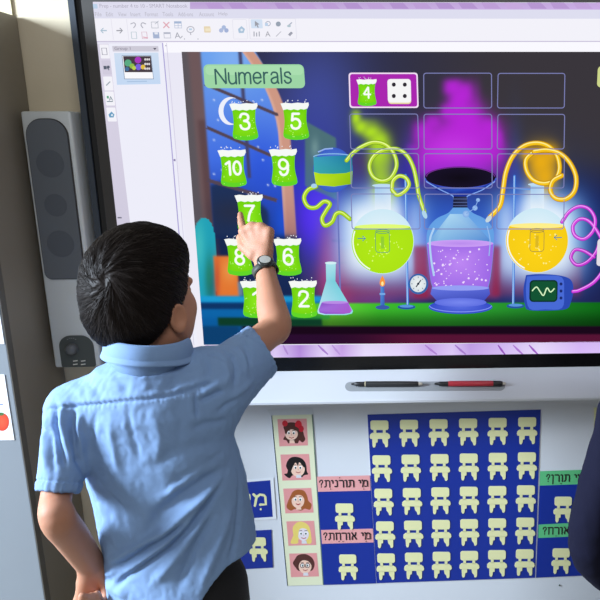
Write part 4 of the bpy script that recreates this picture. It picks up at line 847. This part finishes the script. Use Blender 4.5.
# ------------------------------------------------------------------ people
M_SKIN = mat('skin', (182, 128, 101), .62, bump=.12, bscale=420, var=.05, sss=.12)
M_EYE = mat('eye_white', (230, 228, 224), .2); M_IRIS = mat('iris_brown', (48, 30, 22), .15); M_LIP = mat('lip', (190, 110, 100), .45); M_BROW = mat('brow_hair', (44, 32, 28), .6)
M_NAIL = mat('nail', (205, 152, 130), .3)
def head_frame(yaw, pitch=0.):
    f = np.array([math.sin(yaw), math.cos(yaw), 0]); u = np.array([0, 0, 1.]); r = np.cross(f, u)
    f2 = f * math.cos(pitch) + u * math.sin(pitch); u2 = np.cross(r, f2); return r, f2, u2
def head_sdf(F, O, fr):
    r, f, u = fr; Q = lambda a, b, c: O + r * a + f * b + u * c; B = np.array([r, f, u])
    F.ell(O + f * .004, (.069, .082, .082), B, .012)
    F.ell(Q(0, .030, -.050), (.062, .062, .074), B, .025)
    F.ell(Q(0, .070, -.112), (.026, .022, .020), B, .03)
    for s in (-1, 1):
        F.ell(Q(s * .037, .064, -.057), (.022, .024, .026), B, .025)
        F.ell(Q(s * .050, .020, -.090), (.016, .034, .024), B, .03)
        F.ell(Q(s * .031, .101, -.031), (.019, .012, .012), B, .012, 'cut')
        F.cap(Q(s * .014, .093, -.013), Q(s * .044, .082, -.013), .008, .007, .012)
        F.ell(Q(s * .031, .083, -.032), (.0125,) * 3, B, .003)
    F.cap(Q(0, .092, -.030), Q(0, .108, -.062), .007, .0105, .012)
    for s in (-1, 1): F.ell(Q(s * .010, .099, -.066), (.008, .009, .007), B, .006)
    F.ell(Q(0, .094, -.085), (.021, .010, .0055), B, .006); F.ell(Q(0, .091, -.095), (.018, .010, .0065), B, .006)
    F.ell(Q(0, .104, -.0895), (.02, .006, .0014), B, .003, 'cut')
    for s in (-1, 1):                   # ears
        t = .62; ax = np.array([r * s * math.cos(t) - f * math.sin(t), f * math.cos(t) + r * s * math.sin(t), u]); E0 = Q(s * .0745, .000, -.053)
        F.ell(E0, (.0060, .0150, .0245), ax, .005); F.ell(E0 + ax[0] * .0062 + f * .002 + u * .002, (.0065, .0105, .0175), ax, .003, 'cut')
        F.ell(E0 - u * .020 + f * .002, (.0055, .008, .008), ax, .005)
def face_mats(V, Fq, O, fr):
    r, f, u = fr; c = V[Fq].mean(1) - O; a, b, d = c @ r, c @ f, c @ u; mi = np.zeros(len(Fq), int)
    for s in (-1, 1):
        e = c - (r * s * .031 + f * .083 + u * -.032); rr_ = np.linalg.norm(e, axis=1); fr_ = (e @ f) > .006
        mi[(rr_ < .0137) & fr_ & (np.abs(e @ u) < .0065)] = 1; mi[(rr_ < .0137) & fr_ & (np.hypot(e @ r, e @ u) < .0052)] = 2
        x = (np.abs(a) - .014) / .03; mi[(a * s > 0) & (x > 0) & (x < 1) & (np.abs(d + .0115 - .004 * np.sin(x * 3)) < .0028) & (b > .06)] = 4
    near = (np.linalg.norm(c, axis=1) < .14)
    mi[~near] = 0
    mi[near & (np.abs(a) < .020) & (np.abs(d + .0895) < .0085 * (1 - (a / .022) ** 2)) & (b > .088)] = 3
    return mi
SKINS = [M_SKIN, M_EYE, M_IRIS, M_LIP, M_BROW]
def hair_part(O, fr, parent, base, h, m, strands, whorl=(.17, -.86, .30), grow=0.):
    r, f, u = fr; B = np.array([r, f, u]); Q = lambda a, b, c: O + r * a + f * b + u * c
    F = Field(O - .15, O + .15, h)
    F.ell(Q(0, .003, .001), (.0755, .0885, .0915), B, .01); F.ell(Q(0, -.026, -.045), (.064, .056, .060), B, .03); F.ell(Q(0, .042, .045), (.062, .055, .043), B, .03)
    def cut(X, Y, Z):
        x, y, z = X - O[0], Y - O[1], Z - O[2]; a = x * r[0] + y * r[1] + z * r[2]; b = x * f[0] + y * f[1] + z * f[2]; c = x * u[0] + y * u[1] + z * u[2]
        fm = np.interp(c, [-.125, -.105, -.08, -.058, -.047, -.03, -.005, .018, .034, .06], [-.062, -.050, -.032, -.016, .020, .042, .052, .068, .104, .14])
        return np.maximum((b - fm) * .8, -(c + .108))
    F.half(cut)
    for s in (-1, 1): F.ell(Q(s * .080, .008, -.056), (.017, .020, .028), B, .004, 'cut')
    V, Fq = F.mesh(1); N = normals(V, Fq)
    qw = np.array(whorl); qw /= np.linalg.norm(qw); R3 = np.array([.0755, .0885, .0915]); L = ((V - O) @ B.T) / R3; q = L / np.linalg.norm(L, axis=1, keepdims=True)
    e1 = np.cross(qw, [0, 0, 1.]); e1 /= np.linalg.norm(e1); e2 = np.cross(qw, e1); dist = np.arccos(np.clip(q @ qw, -1, 1))
    ang = np.arctan2(q @ e2, q @ e1) - .9 * np.exp(-dist / .35) - .25 * dist
    amp = .0013 + .0022 * np.exp(-((dist - .45) / .3) ** 2)
    dsp = np.array([noise.noise((math.cos(t) * 5.5, math.sin(t) * 5.5, d * 2.2)) + .6 * noise.noise((math.cos(t) * 14, math.sin(t) * 14, d * 3 + 9)) for t, d in zip(ang, dist)])
    V = V + N * (amp * dsp - .004 * np.exp(-(dist / .09) ** 2))[:, None]
    o = mesh_obj('hair', V - base, Fq, m, parent, True)
    if strands:
        from mathutils.kdtree import KDTree
        kd = KDTree(len(V)); [kd.insert(p, i) for i, p in enumerate(V)]; kd.balance()
        outer = np.where((N * (V - O)).sum(1) > .03)[0]; sv, sf = [], []
        for k in range(strands):
            i = int(RNG.choice(outer)); p = V[i].copy(); n0 = len(sv); ns = int(RNG.integers(5, 9)); wd = RNG.uniform(.00035, .0008); lift = RNG.uniform(.0002, .0016); tilt = RNG.normal(0, .10)
            pts = []
            for j in range(ns):
                q_ = ((p - O) @ B.T) / R3; q_ /= np.linalg.norm(q_); d_ = math.acos(max(-1, min(1, float(q_ @ qw)))); t_ = q_ * (q_ @ qw) - qw; t_ /= (np.linalg.norm(t_) + 1e-6)
                s_ = np.cross(q_, t_); sw = 1.0 * math.exp(-d_ / .35) + .22 + tilt; dl = (t_ * math.cos(sw) - s_ * math.sin(sw)) * R3; dw = dl @ B; dw /= np.linalg.norm(dw)
                _, ii, dd = kd.find(p); x = V[ii] + N[ii] * (lift * min(1., d_ / .5) * math.sin(math.pi * (j + .6) / (ns + .6)) + .0002)
                x = p + N[ii] * float((x - p) @ N[ii]); pts.append((x, dw, N[ii])); p = x + dw * .0055
                if dd > .006: break
            if len(pts) < 3: continue
            for j, (x, dw, nn) in enumerate(pts):
                w = wd * (1 - .8 * j / (len(pts) - 1)); b_ = np.cross(dw, nn); sv += [x + b_ * w, x + nn * w * .9, x - b_ * w]
            for j in range(len(pts) - 1):
                a0 = n0 + 3 * j
                for e in range(3): sf.append((a0 + e, a0 + (e + 1) % 3, a0 + 3 + (e + 1) % 3, a0 + 3 + e))
        mesh_obj('loose_strands', np.array(sv) - base, np.array(sf), m, o, True)
    return o
M_HAIR = mat('dark_brown_hair', (29, 21, 18), .58, spec=.22)
# ---- the boy
A_ = lambda u, v, y: at(u, v, y)
BASE_B = np.array([-.445, -.42, 0.])
HO = A_(134, 284, -.42); HF = head_frame(math.radians(16), math.radians(3))
S_R, E_R, W_R = A_(206, 384, -.405), A_(275, 327, -.205), A_(265, 268, -.088)
S_L, E_L, W_L = A_(77, 412, -.455), A_(57.5, 517, -.56), A_(90, 563, -.455)
NECK = np.array([-.466, -.435, 1.05])
TZ = [.62, .70, .75, .87, .95, 1.02, 1.055, 1.085]
TX = [-.447, -.444, -.443, -.453, -.464, -.470, -.468, -.466]
TY = [-.42, -.42, -.42, -.42, -.425, -.43, -.432, -.434]
TA = [.132, .131, .130, .131, .126, .120, .105, .07]
TB = [.092, .092, .09, .085, .088, .088, .078, .055]
TYAW = math.radians(-4)
BODY_A = [.090, .090, .100, .114, .112, .116, .105, .07]
F = Field((-.70, -.68, 0), (-.22, .015, 1.345), .0026)
head_sdf(F, HO, HF)
F.cap(HO - HF[2] * .085 - HF[1] * .018, NECK + np.array([0, 0, .0]), .043, .042, .02)
F.loft(TZ, TX, TY, BODY_A, TB, TYAW, .02, grow=-.02, power=2.3)
F.cap(NECK + [0, 0, -.01], S_R, .036, .034, .02); F.cap(NECK + [0, 0, -.01], S_L, .036, .034, .02)
CU_R = A_(261, 347, -.25); CU_L = A_(57, 492, -.528)
A_R = A_(262.5, 338.5, -.245)
fd = W_R - E_R
F.limb([S_R, A_R, E_R, E_R + fd * .3, E_R + fd * .75, W_R], [.034, .029, .0315, .0295, .0222, .0205])

fl = W_L - E_L
F.limb([S_L, CU_L, E_L, E_L + fl * .35, E_L + fl * .8, W_L + fl * .05], [.030, .0225, .0255, .0255, .0235, .0225])
def hand(F, W, mcps, fingers, thumb, pr=.0105, k=.007):
    for m in mcps: F.cap(W + (m - W) * .12, m, .0135, pr, .009)
    for i in range(3): F.cap(mcps[i], mcps[i + 1], pr * .9, pr * .9, .007)
    for i in range(3): F.cap((W + mcps[i]) / 2, (W + mcps[i + 1]) / 2, .0105, .0105, .009)
    for m, pts in zip(mcps, fingers):
        F.chain([m] + pts, [pr * .86, .0078, .0070, .0062][:len(pts) + 1], .0025)
    F.chain(thumb, [.0125, .0105, .0082, .0068][:len(thumb)], .005)
mc = [A_(243.8, 231.5, -.053), A_(252.2, 227.3, -.056), A_(261, 228, -.062), A_(269, 232, -.070)]
hand(F, W_R, mc, [[A_(241.4, 222.5, -.030), A_(240.6, 217.6, -.019), A_(240.4, 214.2, -.0115)],
                  [A_(253.6, 226.6, -.026), A_(254.6, 234, -.016), A_(255, 241, -.026)],
                  [A_(262.4, 228, -.032), A_(263, 236, -.022), A_(262.6, 242, -.034)],
                  [A_(270.6, 232.6, -.043), A_(270.6, 240, -.034), A_(269.6, 244, -.046)]],
     [A_(253, 255, -.078), A_(243, 246.5, -.058), A_(240.5, 238, -.040), A_(245, 232, -.026)])
ml = [A_(99.5, 599, -.424), A_(93, 604, -.432), A_(86, 605, -.442), A_(80, 601, -.452)]
hand(F, W_L, ml, [[A_(102.5, 611, -.452), A_(100.5, 603, -.474), A_(97, 594, -.484)], [A_(95.5, 616, -.462), A_(93.5, 606, -.484), A_(91, 596, -.491)],
                  [A_(88.5, 617, -.472), A_(88, 607, -.492), A_(86, 597, -.497)], [A_(82, 611, -.48), A_(82.5, 604, -.498), A_(82, 596, -.499)]],
     [A_(99, 571, -.452), A_(104.5, 580, -.446), A_(106.5, 589, -.45), A_(106, 597, -.46)])
HIP = [np.array([-.505, -.415, .66]), np.array([-.405, -.415, .66])]; KN = [np.array([-.515, -.405, .36]), np.array([-.39, -.40, .36])]; AN = [np.array([-.52, -.43, .065]), np.array([-.385, -.425, .065])]
for h, k_, an in zip(HIP, KN, AN):
    F.chain([h, k_, k_ + (an - k_) * .3, an], [.062, .042, .042, .029], .02); F.chain([an + [0, -.01, -.025], an + [0, .10, -.038]], [.030, .022], .02)
V, Q4 = F.mesh(1); del F
mi = face_mats(V, Q4, HO, HF)
boy = mesh_obj('person', V - BASE_B, Q4, SKINS, None, True, mi); boy.location = BASE_B
tag(boy, 'dark-haired boy in a pale blue shirt seen from behind, pointing at the numeral 7', 'person')
hair_part(HO, HF, boy, BASE_B, .0022, M_HAIR, 5200)

# shirt
M_SHIRT = mat('light_blue_cotton', (128, 158, 200), .85, bump=.22, bscale=1100, var=.03, spec=.2)
F = Field((-.70, -.66, .60), (-.22, -.10, 1.17), .0028)
F.loft(TZ, TX, TY, TA, TB, TYAW, .02, power=2.3)
F.cap(NECK + [0, -.004, .012], S_R + [0, 0, .012], .052, .048, .03); F.cap(NECK + [0, -.004, .012], S_L + [0, 0, .000], .052, .042, .03)
dR = (CU_R - S_R) / np.linalg.norm(CU_R - S_R); dL = (CU_L - S_L) / np.linalg.norm(CU_L - S_L)
F.cap(S_R + [.012, .0, -.012], CU_R + dR * .035, .062, .045, .035); F.cap(S_L, CU_L + dL * .03, .048, .0265, .018)
def cutplane(F, P, d, rad):            # removes what lies beyond the plane through P, near the sleeve only
    def fn(X, Y, Z): return np.maximum(-((X - P[0]) * d[0] + (Y - P[1]) * d[1] + (Z - P[2]) * d[2]), np.sqrt((X - P[0]) ** 2 + (Y - P[1]) ** 2 + (Z - P[2]) ** 2) - rad)
    F.op(fn, P - rad, P + rad, .002, 'cut')
def open_dir(p, q, P, d):              # normal of a cuff's plane: it holds the cuff's rim line and the depth direction
    n_ = np.cross(q - p, P - CAMP); n_ /= np.linalg.norm(n_); return n_ * np.sign(n_ @ d)
nR = open_dir(A_(250, 326, -.25), A_(274, 367, -.25), CU_R, dR); nR = nR * .93 + dR * .15; nR /= np.linalg.norm(nR)
cutplane(F, CU_R, nR, .075); nL = open_dir(A_(38, 490.5, -.53), A_(75, 492, -.53), CU_L, dL); cutplane(F, CU_L, nL, .06)
F.cap(CU_R - dR * .012, CU_R + dR * .05, .038, .042, .003, 'cut'); F.cap(CU_L - dL * .012, CU_L + dL * .05, .0235, .027, .003, 'cut')
F.cap(NECK + [0, 0, .045], HO - HF[2] * .08, .045, .052, .006, 'cut')
ca, sa = math.cos(TYAW), math.sin(TYAW)
def hem_z(X, Y):
    t = np.clip((((X + .435) * ca + (Y + .42) * sa) / .12 + .05) / .95, 0, 1); return .628 + .125 * t * t * (3 - 2 * t)
F.half(lambda X, Y, Z: hem_z(X, Y) - Z)
F.loft([.5, .62, .70, .75, .80], [-.445] * 5, [-.42] * 5, [.131, .131, .130, .127, .10], [.092, .092, .092, .09, .07], TYAW, .004, grow=-.0055, mode='cut', power=2.3)
V, Q4 = F.mesh(2); del F
N = normals(V, Q4); D = np.zeros(len(V)); back = sstep(-.15, .25, (N * (CAMP - V)).sum(1) / np.linalg.norm(CAMP - V, axis=1))
from mathutils.bvhtree import BVHTree
BV = BVHTree.FromPolygons(V.tolist(), Q4.tolist())
def on_shirt(u, v, y):                 # the point of the cloth a fold runs through
    d = CM.T @ np.array([(u - 450) / 700, (v - 300) / 700, 1.]); h = BV.ray_cast(Vector(CAMP), Vector(d))[0]
    return np.array(h) if h is not None else A_(u, v, y)
YF = -.49
def fold(pts, amp, w, y=YF, sharp=2.0, ends=.25):
    P = [on_shirt(u, v, y) for u, v in pts]; L = [0]
    for i in range(len(P) - 1): L.append(L[-1] + np.linalg.norm(P[i + 1] - P[i]))
    best = np.full(len(V), 9.); tt = np.zeros(len(V)); W2 = np.array([1, .8, 1.])
    for i in range(len(P) - 1):
        d, t = seg_dist(V * W2, P[i] * W2, P[i + 1] * W2); m = d < best; best[m] = d[m]; tt[m] = (L[i] + t[m] * (L[i + 1] - L[i])) / L[-1]
    e = sstep(0, ends, tt) * sstep(1, 1 - ends, tt) * .85 + .15
    D[:] += 1.5 * amp * e * np.exp(-(best / w) ** sharp) * back
# long diagonal folds from the right side down to the lower left
fold([(146, 536), (158, 515), (180, 498), (206, 480), (232, 462)], -.0065, .010); fold([(150, 548), (176, 522), (200, 500), (226, 472)], .0065, .008)
fold([(104, 572), (122, 564), (146, 549), (170, 533), (190, 519)], -.0062, .0042); fold([(108, 562), (126, 552), (150, 538), (174, 524)], .0050, .0055)
fold([(112, 592), (126, 576), (146, 563), (172, 545), (194, 522), (214, 494), (228, 470)], -.0070, .0055); fold([(116, 580), (136, 566), (160, 549), (184, 528), (204, 504)], .0060, .0055)
fold([(176, 592), (186, 566), (198, 540), (216, 508)], -.0055, .008); fold([(150, 588), (172, 562), (196, 532), (214, 506)], .005, .009); fold([(200, 590), (212, 560), (224, 530), (232, 500)], .0045, .008)
fold([(228, 570), (236, 536), (240, 500), (238, 470)], -.003, .005); fold([(150, 470), (172, 452), (196, 446), (222, 444)], -.003, .010); fold([(170, 486), (196, 470), (222, 452)], -.0035, .007); fold([(160, 500), (186, 478), (214, 458)], .003, .006)
fold([(190, 430), (206, 424), (228, 420)], -.003, .006); fold([(120, 480), (140, 500), (150, 530)], .0018, .010); fold([(96, 500), (110, 524), (118, 550)], .0025, .008); fold([(102, 486), (122, 512), (128, 545)], -.002, .008)
fold([(106, 585), (118, 590), (130, 598)], .004, .010); fold([(100, 572), (108, 574), (118, 570)], .004, .006)
# folds under the yoke and at the left sleeve
for (p, am, w) in (([(98, 410), (92, 432), (88, 462)], -.0026, .006), ([(112, 410), (112, 440), (120, 476)], .0022, .007), ([(128, 408), (132, 432), (140, 462)], -.0018, .006), ([(150, 404), (158, 430), (160, 470)], .0018, .009),
                   ([(176, 396), (180, 420), (178, 450)], -.0018, .008), ([(82, 410), (78, 430), (80, 462)], .003, .005), ([(74, 404), (72, 426), (78, 458), (84, 480)], -.0065, .0045), ([(56, 406), (54, 424), (60, 446), (66, 470)], -.0055, .0045),
                   ([(64, 400), (62, 424), (68, 452)], .0045, .005), ([(46, 412), (44, 440), (46, 472)], .003, .006), ([(50, 428), (52, 452), (54, 478)], -.0022, .004), ([(38, 420), (42, 426), (52, 434)], -.003, .004)): fold(p, am, w, -.51)
# yoke seam with little puckers, shoulder dents
SEAM = [(46, 410), (62, 407.5), (80, 406), (100, 404), (125, 401.5), (150, 399), (172, 395), (192, 389), (212, 381)]
fold(SEAM, -.0022, .0022, -.50, ends=.02); fold([(u, v - 4.2) for u, v in SEAM], .0012, .004, -.50, ends=.02)
for k in range(34):
    t = k / 33 * 7.2 + .4; i = int(t); a0, a1 = np.array(SEAM[i]), np.array(SEAM[i + 1]); p = a0 + (a1 - a0) * (t - i); L = RNG.uniform(4, 9)
    fold([(p[0] + RNG.uniform(-1, 1), p[1] - 5), (p[0], p[1] + L)], RNG.uniform(-.0011, -.0004), .0022, -.50)
for p, am, w in (([(112, 372), (124, 384), (128, 398)], -.0018, .008), ([(86, 380), (96, 390), (104, 400)], -.0018, .007), ([(70, 384), (84, 396)], .0015, .006), ([(176, 376), (170, 388), (160, 396)], -.0022, .008), ([(140, 376), (148, 390)], .0014, .008)): fold(p, am, w, -.47)
# right armhole seam and the sleeve's arcs
for p, am, w, y in (([(194, 388), (196, 402), (197, 420)], -.003, .003, -.47), ([(197, 402), (210, 396), (226, 389)], -.0042, .0045, -.43), ([(200, 394), (212, 388), (224, 380)], .0035, .006, -.43),
                 ([(222, 350), (232, 356), (237, 370), (234, 388)], -.0042, .0042, -.33), ([(214, 352), (224, 362), (228, 376), (222, 392)], .0035, .006, -.34), ([(206, 352), (218, 356), (226, 364)], -.0035, .004, -.36),
                 ([(240, 340), (248, 352), (250, 368)], -.0020, .005, -.28), ([(232, 344), (243, 358), (246, 378)], .003, .006, -.30), ([(228, 400), (240, 392), (252, 380)], .003, .006, -.34), ([(216, 414), (226, 406), (238, 398)], -.003, .005, -.38), ([(200, 352), (208, 368), (206, 384)], -.0025, .005, -.38)): fold(p, am, w, y)
for i in range(len(V)):
    p = V[i]; a = noise.noise((p[0] * 26 + p[2] * 10, p[1] * 18, p[2] * 16 - p[0] * 9)); b2 = noise.noise((p[0] * 75, p[1] * 60, p[2] * 55 + 7)); c2 = noise.noise((p[0] * 170, p[1] * 150, p[2] * 150 + 3))
    D[i] += .0016 * a + .0008 * (abs(b2) * 2 - .5) + .00028 * c2
cuffs = []
for P, n_, wd, th, dd in ((CU_R, nR, .0185, .0020, dR), (CU_L, nL, .0150, .0010, dL)):   # stitched sleeve ends
    s_ = (P - V) @ n_; close = np.linalg.norm(V - P, axis=1) < .078; rel = V - P; outw = ((rel - np.outer(rel @ dd, dd)) * N).sum(1) > .004
    e1 = np.cross(dd, [0, 0, 1.]); e1 /= np.linalg.norm(e1); an_ = np.arctan2(rel @ np.cross(e1, dd), rel @ e1)
    D += close * outw * (th * sstep(wd + .0012, wd - .0012, s_) - .0016 * np.exp(-((s_ - wd - .0012) / .0015) ** 2) + .0007 * np.sin(an_ * 23 + 2 * np.sin(an_ * 5)) * sstep(wd + .012, wd, s_))
    fc = Q4; cuffs.append((close & (s_ < wd))[fc].all(1))
V2 = V + N * D[:, None]
keep = ~(cuffs[0] | cuffs[1])
def submesh(name, m, parent):
    f_ = Q4[m]; ids, inv = np.unique(f_, return_inverse=True); return mesh_obj(name, V2[ids] - BASE_B, inv.reshape(f_.shape), M_SHIRT, parent, True)
shirt = submesh('shirt', keep, boy)
for m in cuffs: submesh('cuff', m, shirt)
# collar: stand and folded leaf around the neck
n = 72; v = []; f = []; CC = np.array([-.4575, -.437, 1.113]); Ra, Rb = .0555, .057
prof = [(.002, .032), (.0055, .0345), (.0085, .0315), (.0105, .020), (.0130, .0085), (.0126, .0072), (.0140, .0058), (.0160, .0005), (.0172, -.0025), (.0155, -.003), (.0125, .002), (.0085, .014), (.0045, .022), (.0015, .004), (.005, -.036), (.002, -.036), (-.0015, .018)]
yw = math.radians(12)
for k in range(n + 1):
    ph = math.radians(-90 - 172 + 344 * k / n); c_, s_ = math.cos(ph), math.sin(ph); fr_ = sstep(-.2, 1, s_); low = -.030 * fr_; lat = sstep(.3, 1, abs(c_))
    for o_, z_ in prof:
        ra = Ra + o_ * (1 + .35 * fr_) + .001 * math.sin(3 * ph); x = ra * c_; y = (ra - .002) * s_ + .012 * fr_; zz = z_ * (.86 + .30 * fr_) - .13 * x + low - .004 * lat * (o_ > .011)
        v.append(CC + np.array([x * math.cos(yw) - y * math.sin(yw), x * math.sin(yw) + y * math.cos(yw), zz]))
m = len(prof)
for k in range(n):
    for j in range(m): f.append((k * m + j, k * m + (j + 1) % m, (k + 1) * m + (j + 1) % m, (k + 1) * m + j))
co = mesh_obj('collar', np.array(v) - BASE_B, np.array(f), M_SHIRT, shirt, True)
# trousers and shoes
M_TROU = mat('black_trouser_cloth', (20, 20, 24), .85, bump=.2, bscale=700); M_SHOE = mat('dark_shoe_leather', (34, 32, 34), .45)
F = Field((-.62, -.56, .05), (-.27, -.28, .84), .005)
F.loft([.60, .68, .82], [-.455, -.452, -.446], [-.42] * 3, [.090, .094, .100], [.080, .080, .076], TYAW, .02, power=2.3)
for h, k_, an in zip(HIP, KN, AN): F.chain([h, k_, an], [.070, .058, .048], .02)
F.half(lambda X, Y, Z: .062 - Z + 0 * X); V, Q4 = F.mesh(1); mesh_obj('trousers', V - BASE_B, Q4, M_TROU, boy, True)
def shoe(an, base, parent):
    F = Field(an + [-.07, -.08, -.07], an + [.07, .18, .03], .0045); F.chain([an + [0, -.012, -.024], an + [0, .05, -.03], an + [0, .105, -.036]], [.043, .038, .036], .02); F.cap(an + [0, 0, .0], an + [0, 0, -.02], .042, .042, .02)
    F.half(lambda X, Y, Z: .002 - Z + 0 * X); V, Q4 = F.mesh(1); mesh_obj('shoe', V - base, Q4, M_SHOE, parent, True)
for an in AN: shoe(an, BASE_B, boy)
# wristwatch
d = fd / np.linalg.norm(fd); CW = W_R - d * .008; tocam = CAMP - CW; nn = tocam - d * (tocam @ d); nn /= np.linalg.norm(nn); nn = nn * .92 + np.cross(d, nn) * .12; nn /= np.linalg.norm(nn); ss = np.cross(nn, d)
tilt = .42; dw = d * math.cos(tilt * .6) + ss * math.sin(tilt * .6); ss = ss * math.cos(tilt * .6) - d * math.sin(tilt * .6)
M_STRAP = mat('dark_green_grey_strap', (56, 60, 54), .6); M_CASE = mat('watch_case_black', (44, 46, 42), .35)
n = 60; v = []; f = []; prof = [(-.0075, .0), (-.0075, .0022), (.0075, .0022), (.0075, 0.)]
for k in range(n):
    t = 2 * math.pi * k / n
    for s, o_ in prof: R_ = .0228 + o_ + .0025 * (math.cos(t) < -.2) * 0; v.append(CW + dw * s + nn * R_ * math.cos(t) * .96 + ss * R_ * 1.08 * math.sin(t))
for k in range(n):
    for j in range(4): f.append((k * 4 + j, k * 4 + (j + 1) % 4, ((k + 1) % n) * 4 + (j + 1) % 4, ((k + 1) % n) * 4 + j))
strap = mesh_obj('wristwatch', np.array(v) - BASE_B, np.array(f)[:, ::-1], M_STRAP, boy, True); strap['label'] = 'dark strapped wristwatch with a pale round dial'
cn = nn * .97 + d * .12; cn /= np.linalg.norm(cn); pc = CW + nn * .0225 + dw * .004
b = MB(); b.revolve(pc - nn * .002, cn, [(0, .0150), (.003, .0168), (.006, .0168), (.0085, .0152), (.0095, .0135)], 36); c_ = b.build('watch_case', M_CASE, strap, True)
b = MB(); b.revolve(pc + cn * .0068 - nn * .002, cn, [(0, .0115), (.0032, .0115), (.0034, .009)], 32); b.build('watch_dial', mat('dial_grey', (176, 176, 170), .3), strap, True)

# ---- the second child, in navy, at the right edge
BASE_N = np.array([.44, -.46, 0.]); HN = np.array([.45, -.45, 1.21]); HNF = head_frame(math.radians(-8))
M_NAVY = mat('navy_knit', (19, 20, 40), .9, bump=.35, bscale=900, spec=.15)
F = Field((.17, -.66, 0), (.72, -.14, 1.32), .0048); head_sdf(F, HN, HNF)
F.cap(HN - [0, .02, .08], (.45, -.47, 1.05), .044, .048, .02)
NZ, NX, NA, NB = [.60, .70, .80, .92, 1.00, 1.05, 1.08], [.44] * 7, [.125, .122, .112, .115, .118, .10, .06], [.092, .09, .084, .088, .086, .072, .05]; NY = [-.46] * 7
F.loft(NZ, NX, NY, NA, NB, 0, .02, grow=-.02)
SN = np.array([.33, -.475, 1.0]); EN = A_(588, 545, -.51); WN = A_(640, 592, -.40); SN2, EN2, WN2 = np.array([.56, -.46, 1.0]), np.array([.60, -.49, .79]), np.array([.595, -.40, .62])
for S_, E_, W_ in ((SN, EN, WN), (SN2, EN2, WN2)):
    F.cap((.45, -.46, 1.03), S_, .036, .036, .02); F.limb([S_, E_, W_], [.038, .027, .021], .015)
    dd = (W_ - E_) / np.linalg.norm(W_ - E_); e = np.cross(dd, [0, 1., 0]); e /= np.linalg.norm(e); up = np.cross(e, dd)
    mcs = [W_ + dd * .055 + e * s for s in (-.024, -.008, .008, .024)]
    hand(F, W_, mcs, [[m + dd * .028 + up * .004, m + dd * .042 + up * .016, m + dd * .045 + up * .028] for m in mcs], [W_ + dd * .02 - e * .02, W_ + dd * .04 - e * .034, W_ + dd * .065 - e * .036])
HP = [np.array([.375, -.46, .64]), np.array([.505, -.46, .64])]; KP = [h + [0, .01, -.29] for h in HP]; AP = [k + [0, -.02, -.285] for k in KP]
for h, k_, an in zip(HP, KP, AP): F.chain([h, k_, an], [.062, .042, .03], .02); F.chain([an + [0, -.01, -.025], an + [0, .10, -.038]], [.030, .022], .02)
V, Q4 = F.mesh(1); del F
kid = mesh_obj('person', V - BASE_N, Q4, SKINS, None, True, face_mats(V, Q4, HN, HNF)); kid.location = BASE_N
tag(kid, 'person in a navy jumper cut off by the right edge, bent elbow in view', 'person')
hair_part(HN, HNF, kid, BASE_N, .004, mat('brown_hair', (58, 40, 30), .5), 0)
F = Field((.17, -.66, .55), (.72, -.14, 1.16), .0042)
F.loft(NZ, NX, NY, NA, NB, 0, .02)
for S_, E_, W_ in ((SN, EN, WN), (SN2, EN2, WN2)):
    F.cap((.45, -.465, 1.045), S_ + [0, 0, .004], .05, .048, .03); E2 = E_ + (W_ - E_) * .9; F.limb([S_, E_, E2], [.050, .033, .036], .022)
F.cap((.45, -.47, 1.06), HN - [0, .02, .08], .047, .05, .006, 'cut')
V, Q4 = F.mesh(2); N = normals(V, Q4)
D = np.array([.0022 * noise.noise((p[0] * 22, p[1] * 20, p[2] * 26)) + .0009 * noise.noise((p[0] * 70, p[1] * 60, p[2] * 60)) for p in V]); V = V + N * D[:, None]
mesh_obj('jumper', V - BASE_N, Q4, M_NAVY, kid, True)
F = Field((.26, -.60, .05), (.62, -.34, .70), .006); F.loft([.56, .64, .69], [.44] * 3, [-.46] * 3, [.117, .114, .11], [.086, .084, .08], 0, .02)
for h, k_, an in zip(HP, KP, AP): F.chain([h, k_, an], [.070, .058, .048], .02)
F.half(lambda X, Y, Z: .058 - Z + 0 * X); V, Q4 = F.mesh(1); mesh_obj('trousers', V - BASE_N, Q4, M_TROU, kid, True)
for an in AP: shoe(an, BASE_N, kid)
